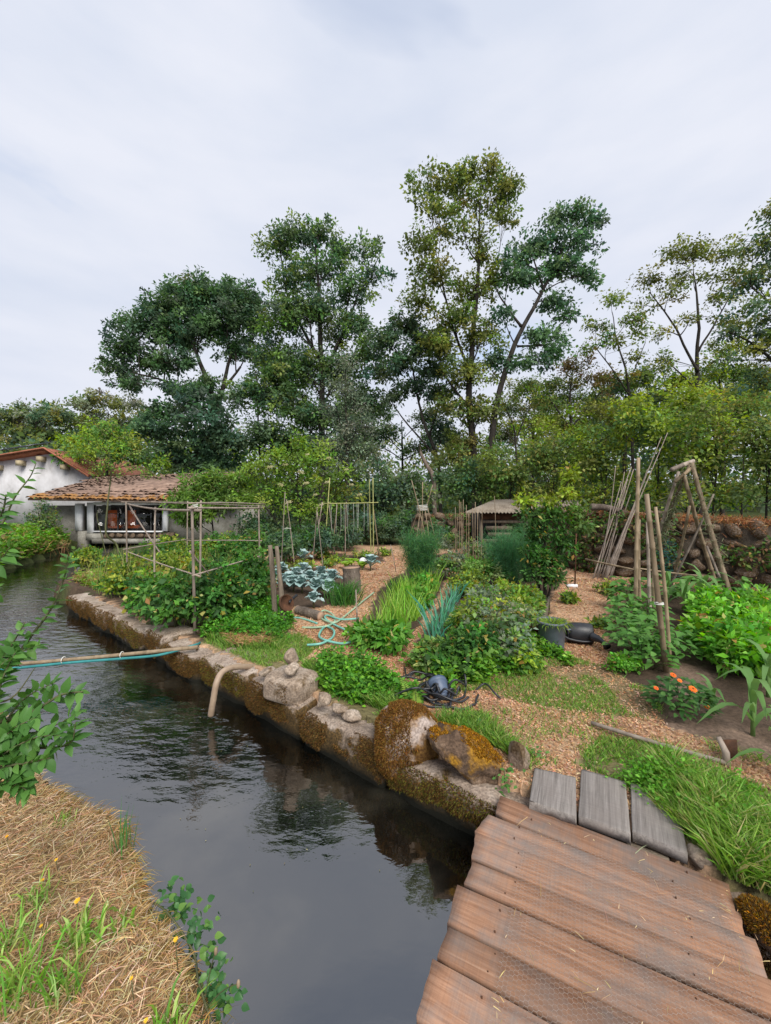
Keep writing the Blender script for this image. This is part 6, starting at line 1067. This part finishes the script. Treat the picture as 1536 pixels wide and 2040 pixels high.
for px, py, w, h, lab in ((650,1132,.5,.22,'low green seedlings left of the lettuces'),(672,1122,.5,.2,'low green seedlings behind the lettuces'),(640,1116,.6,.25,'low green plants at the foot of the trellis, left'),(725,1112,.6,.2,'low green plants at the foot of the trellis, right'),(600,1140,.6,.3,'yellowish low plants behind the kale bed'),(560,1145,.5,.3,'low plants at the back left of the kale bed'),(760,1108,.5,.25,'low weeds on the far chip path'),(1215,1185,.4,.2,'low weeds at the edge of the far path by the canes'),(1135,1205,.2,.16,'small weed in the middle of the far path'),(1190,1250,.22,.08,'flat weed patch in the chip path behind the watering can')): bush('seedlings', lab, 'seedlings', px, py, w, h, MID+YEL, (.07,.5), 30, 14, 'low plants around the kale', .07, stems=3)
# dark chive clump
t = thing('chive_clump', 'dark green chive clump in front of the stump', 'chives', P(686, 1205)); q = tuft_mesh(380, .36, .009, .8, [(.045,.12,.03),(.07,.17,.04),(.03,.08,.025)], 970, .22, .1); c = P(686, 1205); q.v = [v+c for v in q.v]; q.build('blades', M['leaf'], t)
t = thing('chive_clump', 'dark green chive clump at the far end of the onion bed', 'chives', P(795, 1185)); q = tuft_mesh(260, .28, .009, .8, [(.045,.12,.03),(.07,.17,.04),(.03,.08,.025)], 971, .22, .1); c = P(795, 1185); q.v = [v+c for v in q.v]; q.build('blades', M['leaf'], t)
# onions
om = []
for k in range(4):
    q = tuft_mesh(16, .42, .013, .45, [(.14,.28,.05),(.20,.36,.07),(.26,.40,.10),(.11,.22,.04)], 980+k, .1, .02); om.append(q.mesh('blades', M['leaf'], np.zeros(3)))
pts = sample(PL([(716,1275),(800,1278),(868,1190),(880,1165),(800,1178)]), 62)
for k, p in enumerate(pts): t = thing('onion_plant', 'green onion plant in the bed left of the middle path', 'onion', (*p, float(gz(p)[0])), 'onion bed'); o = bpy.data.objects.new('blades', om[k % 4]); C.objects.link(o); o.parent = t; o.rotation_euler[2] = rng.random()*6; o.scale = (rng.uniform(.75, 1.15),)*3
for px, py, lab, w, h in ((735,1290,'leafy turnip plant at the near left end of the onion bed',.42,.28),(780,1292,'leafy turnip plant at the near right end of the onion bed',.40,.26),(835,1215,'leafy plant among the onions at the path side',.35,.32),(850,1190,'broad leaved plant near the tall fennel',.4,.38)): bush('turnip_plant', lab, 'turnip', px, py, w, h, [(.06,.16,.03),(.09,.22,.04),(.13,.27,.06)], (.09,.5), 50, 18, 'leafy plants in the onion bed', .07)
# leeks
lm = []
for k in range(3): q = tuft_mesh(9, .44, .016, .55, [(.06,.19,.13),(.09,.25,.17),(.12,.30,.20)], 990+k, .15, .015); lm.append(q.mesh('blades', M['leaf'], np.zeros(3)))
for k, (px, py) in enumerate([(862,1285),(870,1268),(878,1255),(884,1240),(890,1228),(897,1218),(903,1208),(908,1200),(868,1290),(890,1248),(880,1275),(900,1232)]): 
    c = P(px, py); t = thing('leek', 'blue green leek in the row right of the middle path', 'leek', c, 'row of leeks'); o = bpy.data.objects.new('blades', lm[k % 3]); C.objects.link(o); o.parent = t; o.rotation_euler[2] = rng.random()*6; o.scale = (rng.uniform(.8, 1.15),)*3
# feathery fennel
def fennel(name, label, px, py, w, h, cols, n, group=None):
    c = P(px, py); c[2] = float(gz(c[:2])[0]); t = thing(name, label, 'fennel', c, group); sq = MB(); q = MB(); P0, P1, CC = [], [], []
    for k in range(26):
        a = rng.random()*6.28; r = w/2*rng.random()**.5; e = c+[math.cos(a)*r, math.sin(a)*r, h*rng.uniform(.72, 1.0)]; s = bez(c+[math.cos(a)*r*.25, math.sin(a)*r*.25, 0], c+(e-c)*[.55, .55, .6], e, 12); sq.tube(s, np.linspace(.008, .003, 12), 5)
        m = n//26; i = rng.integers(1, 12, m); b = s[i]+rng.normal(0, .075, (m, 3)); P0.append(b); P1.append(b+rng.normal(0, .06, (m, 3))+[0, 0, .03]); CC.append(cubes(cols, m, .2))
    q.blades(np.vstack(P0), np.vstack(P1), .0045, np.vstack(CC), .1); sq.build('stem', M['twig'], t); q.build('foliage', M['leaf'], t); return t
FEN = [(.05,.13,.055),(.07,.17,.07),(.04,.10,.045),(.09,.19,.06)]
fennel('fennel', 'tall dark feathery fennel at the end of the onion bed', 838, 1168, .72, 1.0, FEN, 17000); fennel('fennel', 'feathery fennel left of the dark bay shrub', 1010, 1170, .85, .95, [(.08,.19,.09),(.11,.24,.11),(.06,.15,.07)], 15000); fennel('fennel', 'smaller feathery fennel against the bay shrub', 1050, 1160, .6, 1.15, FEN, 8000)
# bay shrub
by_ = P(1085, 1195); YB = by_[1]
tree('bay_shrub', 'dark green bay shrub left of the chip path', YB, [[(1083,1195,.05),(1086,1130,.04),(1090,1050,.02)],[(1083,1180,.03),(1050,1100,.015)],[(1085,1180,.03),(1120,1090,.015)]],
     [(1060,1030,22,22),(1095,1030,30,24),(1125,1040,18,26),(1075,1070,34,28),(1115,1085,26,30),(1060,1105,26,24),(1095,1120,34,30),(1075,1150,30,22),(1110,1150,22,24),(1045,1000,7,11,.7,YEL),(1135,955,5,18,.7,YEL),(1130,985,7,9,.7,YEL),(1152,1020,10,14,1.2,MID),(1095,1003,8,8,.7,YEL),(1160,1050,9,14,1,MID)], [(.03,.075,.022),(.042,.10,.03),(.06,.14,.035)], (.085,.42), 16, nlf=26, csize=.13, cat='shrub')
# middle bed
MIXG = [(.07,.15,.04),(.11,.21,.05),(.15,.26,.07),(.20,.27,.11)]
for k, (px, py, w, h, lab, cl) in enumerate([(865,1335,.34,.24,'low leafy plant at the near tip of the middle bed',MIXG),(912,1345,.45,.32,'bushy bean plant nearest in the middle bed',RASP),(960,1340,.5,.42,'dark bushy plant in the front of the middle bed',RASP),(1005,1325,.42,.42,'pale flowering bush in the front right of the middle bed',MIXG+GRY),(965,1290,.62,.5,'flowering pale green bush in the middle bed',MIXG+GRY+YEL),(1005,1275,.6,.5,'greyish green bush behind the flowering bush',MIXG+GRY),(930,1275,.42,.36,'leafy plant next to the leeks',MIXG),(1035,1250,.42,.42,'bushy plant left of the bucket',MIXG+YEL),(965,1235,.65,.45,'bush in the centre of the middle bed',MIXG+GRY),(1020,1225,.65,.48,'yellowish bush below the fennel',MIXG+YEL),(935,1190,.6,.42,'green plant with yellow flowers beside the leeks',MID+YEL),(960,1170,.9,.6,'green plants left of the second fennel',MIXG),(905,1155,.9,.55,'grey green plants right of the tall fennel',GRY+MIXG),(950,1120,1.3,.6,'pale green plants in front of the upright canes',GRY+MIXG),(900,1110,1.1,.7,'pale green plants behind the tall fennel',MIXG+GRY),(1065,1225,.35,.3,'low green plant at the foot of the bay shrub',MIXG),(1035,1335,.3,.22,'low yellow green plant left of the bucket foot',YEL+MIXG)]):
    bush('bean_bush', lab, 'bush', px, py, w, h, cl, (.06,.55), 110, 26, 'plants of the middle bed', .085)
# right beds: bean plants with big leaves
def leafy(name, label, cat, px, py, n, L, w, h, mesh, group):
    c = P(px, py); c[2] = float(gz(c[:2])[0]); t = thing(name, label, cat, c, group); q = MB(); 
    for j in range(n):
        a = rng.random()*6.28; r = w/2*rng.random()**.6; z = h*(.35+.65*rng.random())*(1-.45*(r/(w/2))**2); p = c+[math.cos(a)*r, math.sin(a)*r, z]
        if j < 7: q.tube(bez(c, c+(p-c)*[.4, .4, .8], p, 5), [.006, .005, .005, .004, .003], 4)
        link_part('leaf', mesh, t, p, (math.cos(a+rng.normal(0, .7)), math.sin(a+rng.normal(0, .7)), rng.normal(.05, .25)), (rng.normal(0, .2), rng.normal(-.25, .2), 1), L*rng.uniform(.65, 1.25))
    q.build('stem', M['twig'], t); return t
bl = [(1248,1300,'bean plant at the path side of the near bean row',.42,.38),(1275,1330,'bean plant right behind the orange flowers',.45,.42),(1290,1300,'bean plant at the foot of the near leaning pole',.45,.45),(1250,1270,'bean plant in the middle of the bean row',.45,.42),(1300,1340,'broad leaved bean plant beside the flowers',.40,.36),(1252,1240,'bean plant at the far end of the bean row',.45,.4),(1345,1320,'bean plant right of the near leaning pole',.36,.34),(1290,1255,'bean plant among the upright bamboo poles',.45,.42)]
for px, py, lab, w, h in bl: leafy('bean_plant', lab, 'bean plant', px, py, 75, .085, w, h, beanl, 'bean row by the path')
bush('parsley', 'bright low parsley at the path corner of the bean row', 'herb', 1245, 1345, .28, .16, [(.08,.22,.03),(.12,.28,.05)], (.035,.6), 60, 26, None, .05)
for px, py, lab, w, h in ((1250,1215,'squash plant beside the far chip path',.5,.36),(1255,1190,'squash plant under the level bamboo pole',.7,.4),(1480,1205,'squash plant with big pale leaf at the wall',.8,.4),(1385,1200,'squash plant under the tripod',.7,.35),(1525,1210,'squash plant at the right edge by the wall',.8,.4)): leafy('squash_plant', lab, 'squash', px, py, 34, .17, w, h, beanl, 'squash plants')
for k in range(17):
    px, py = [(1420,1260),(1460,1250),(1500,1245),(1535,1240),(1440,1290),(1480,1280),(1520,1275),(1440,1320),(1475,1310),(1510,1305),(1545,1300),(1470,1345),(1505,1335),(1540,1330),(1420,1235),(1580,1270),(1580,1310)][k]
    bush('potato_plant', 'bright green potato plant, '+('by the tripod foot','second of the back row','third of the back row','right end of the back row','left of the second row','middle of the second row','right of the second row','left of the third row','second of the third row','third of the third row','right end of the third row','left of the front row','middle of the front row','right of the front row','nearest the tripod legs','beyond the right edge, back','beyond the right edge, front')[k], 'potato plant', px, py, .5, .42, [(.09,.24,.03),(.13,.30,.05),(.17,.35,.07),(.07,.18,.03)], (.085,.5), 64, 20, 'potato bed on the right', .085)
# corn
def corn(px, py, h, lab, n=9, L=.5):
    c = P(px, py); c[2] = float(gz(c[:2])[0]); t = thing('corn_plant', lab, 'corn', c, 'young corn plants'); q = MB(); q.tube([c, c+[0, 0, h*.8]], [.014, .008], 7); q.build('stalk', M['cornstalk'], t)
    for j in range(n): a = (j % 2)*3.14+.5*(j//2)+rng.normal(0, .3); z = h*(.15+.65*j/n); link_part('leaf', corl, t, c+[0, 0, z], (math.cos(a), math.sin(a), .25+.4*j/n), (-math.cos(a)*.4, -math.sin(a)*.4, 1), L*rng.uniform(.8, 1.2))
M['cornstalk'] = pmat('corn_stalk', [(.3,(.10,.2,.05)),(.7,(.17,.28,.09))], 9, .6, .1)
corn(1500, 1470, .42, 'large corn plant at the right edge above the grass', 9, .34); corn(1530, 1390, .4, 'corn plant behind the large one at the right edge', 8, .36); corn(1400, 1215, .62, 'corn plant between the poles and the tripod', 9, .5); corn(1365, 1225, .5, 'corn plant right behind the near leaning pole', 8, .45); corn(1425, 1300, .35, 'young corn plant on the bare soil strip', 8, .3); corn(1330, 1215, .5, 'corn plant left of the tripod behind the poles', 8, .42); corn(1420, 1425, .22, 'small corn seedling on the bare soil', 7, .2); corn(1400, 1290, .28, 'small corn plant at the left of the soil strip', 7, .26); corn(1555, 1560, .3, 'corn plant at the right edge in the grass', 7, .3)
# orange flowers
of = leafy('orange_flower_plant', 'low dark leaved plant with orange flowers', 'flower plant', 1355, 1425, 280, .062, .40, .27, darl, None)
q = MB()
for a in range(40): th = a*2.4; r = .35+.65*(a/40)**.5; z = .5*(1-r*r); q.add([(r*.3*math.cos(th), r*.3*math.sin(th), z), (r*math.cos(th-.25), r*math.sin(th-.25), z+.1), (r*1.15*math.cos(th), r*1.15*math.sin(th), z+.02), (r*math.cos(th+.25), r*math.sin(th+.25), z+.1)], np.array([[0, 1, 2, 3]]))
ofm = q.mesh('flower', M['petal'], np.zeros(3))
for px, py, Y, r in ((1341,1345,3.0,.020),(1354,1356,3.0,.016),(1380,1373,2.9,.026),(1307,1371,2.95,.016),(1408,1408,2.85,.018)): link_part('flower', ofm, of, W(px, py, Y), (1, 0, 0), (rng.normal(0, .3), -.6, 1), r)
# fern behind the round boulder
fn = thing('fern', 'yellow green fern frond behind the round mossy boulder', 'fern', P(815, 1425)); M['fern'] = leafmat('fern_leaf', [(.22,.36,.05),(.30,.42,.08)], .4); fl_ = leafmesh('lance', M['fern'])
for a, b, c in ((W(822,1418,3.05), W(815,1380,3.1), W(800,1352,3.15)), (W(824,1418,3.0), W(832,1400,3.05), W(826,1375,3.1)), (W(820,1420,3.05), W(800,1395,3.1), W(778,1390,3.15))):
    s = bez(a, b, c, 18); q = MB(); q.tube(s, np.linspace(.003, .001, 18), 4); q.build('stem', M['twig'], fn); d0 = s[-1]-s[0]
    for k in range(2, 18):
        for sg in (-1, 1): d = np.cross(d0, [0, -.4, 1]); d = d/np.linalg.norm(d)*sg+d0/np.linalg.norm(d0)*.35; link_part('leaf', fl_, fn, s[k], d, (0, -.5, 1), .075*(1.15-k/18))
# small plants at the boulders
for px, py, Y, lab, n in ((1005,1560,2.28,'small green plant at the right foot of the split boulder',40),(955,1465,2.75,'small green plant between the two big boulders',12),(1065,1520,2.5,'green weed between pale slab and step boards',30)):
    c = W(px, py, Y); t = thing('wall_plant', lab, 'plant', c, 'small plants in the wall'); q = MB(); q.tube([c, c+[0, 0, .08]], .003, 4); q.build('stem', M['twig'], t)
    for j in range(n): a = rng.random()*6.28; link_part('leaf', ovs if n > 20 else ivl, t, c+rng.normal(0, .035, 3)*[1, 1, 1.3]+[0, 0, .03], (math.cos(a), math.sin(a), .2), (0, -.4, 1), rng.uniform(.02, .04))
# far bank plants
for px, py, Y, lab in ((30,1085,13.5,'dry reddish brush on the far left bank'),(110,1075,15.0,'brown brush at the left foot of the house wall')):
    c = W(px, py, Y); c[2] = float(gz(c[:2])[0]); t = thing('dry_brush', lab, 'brush', c, 'dry brush on the far bank'); n = 900; b = c+rng.normal(0, 1, (n, 3))*[.7, .5, .0]; b[:, 2] = gz(b[:, :2]); q = MB(); q.blades(b, b+rng.normal(0, .16, (n, 3))+[0, 0, .22], .02, cubes([(.30,.17,.09),(.38,.24,.13),(.25,.17,.08),(.17,.19,.06)], n), .1); q.build('blades', M['straw'], t)
print('TRIS', sum(len(me.loops)-2*len(me.polygons) for me in bpy.data.meshes), 'OBJ', len(bpy.data.objects))
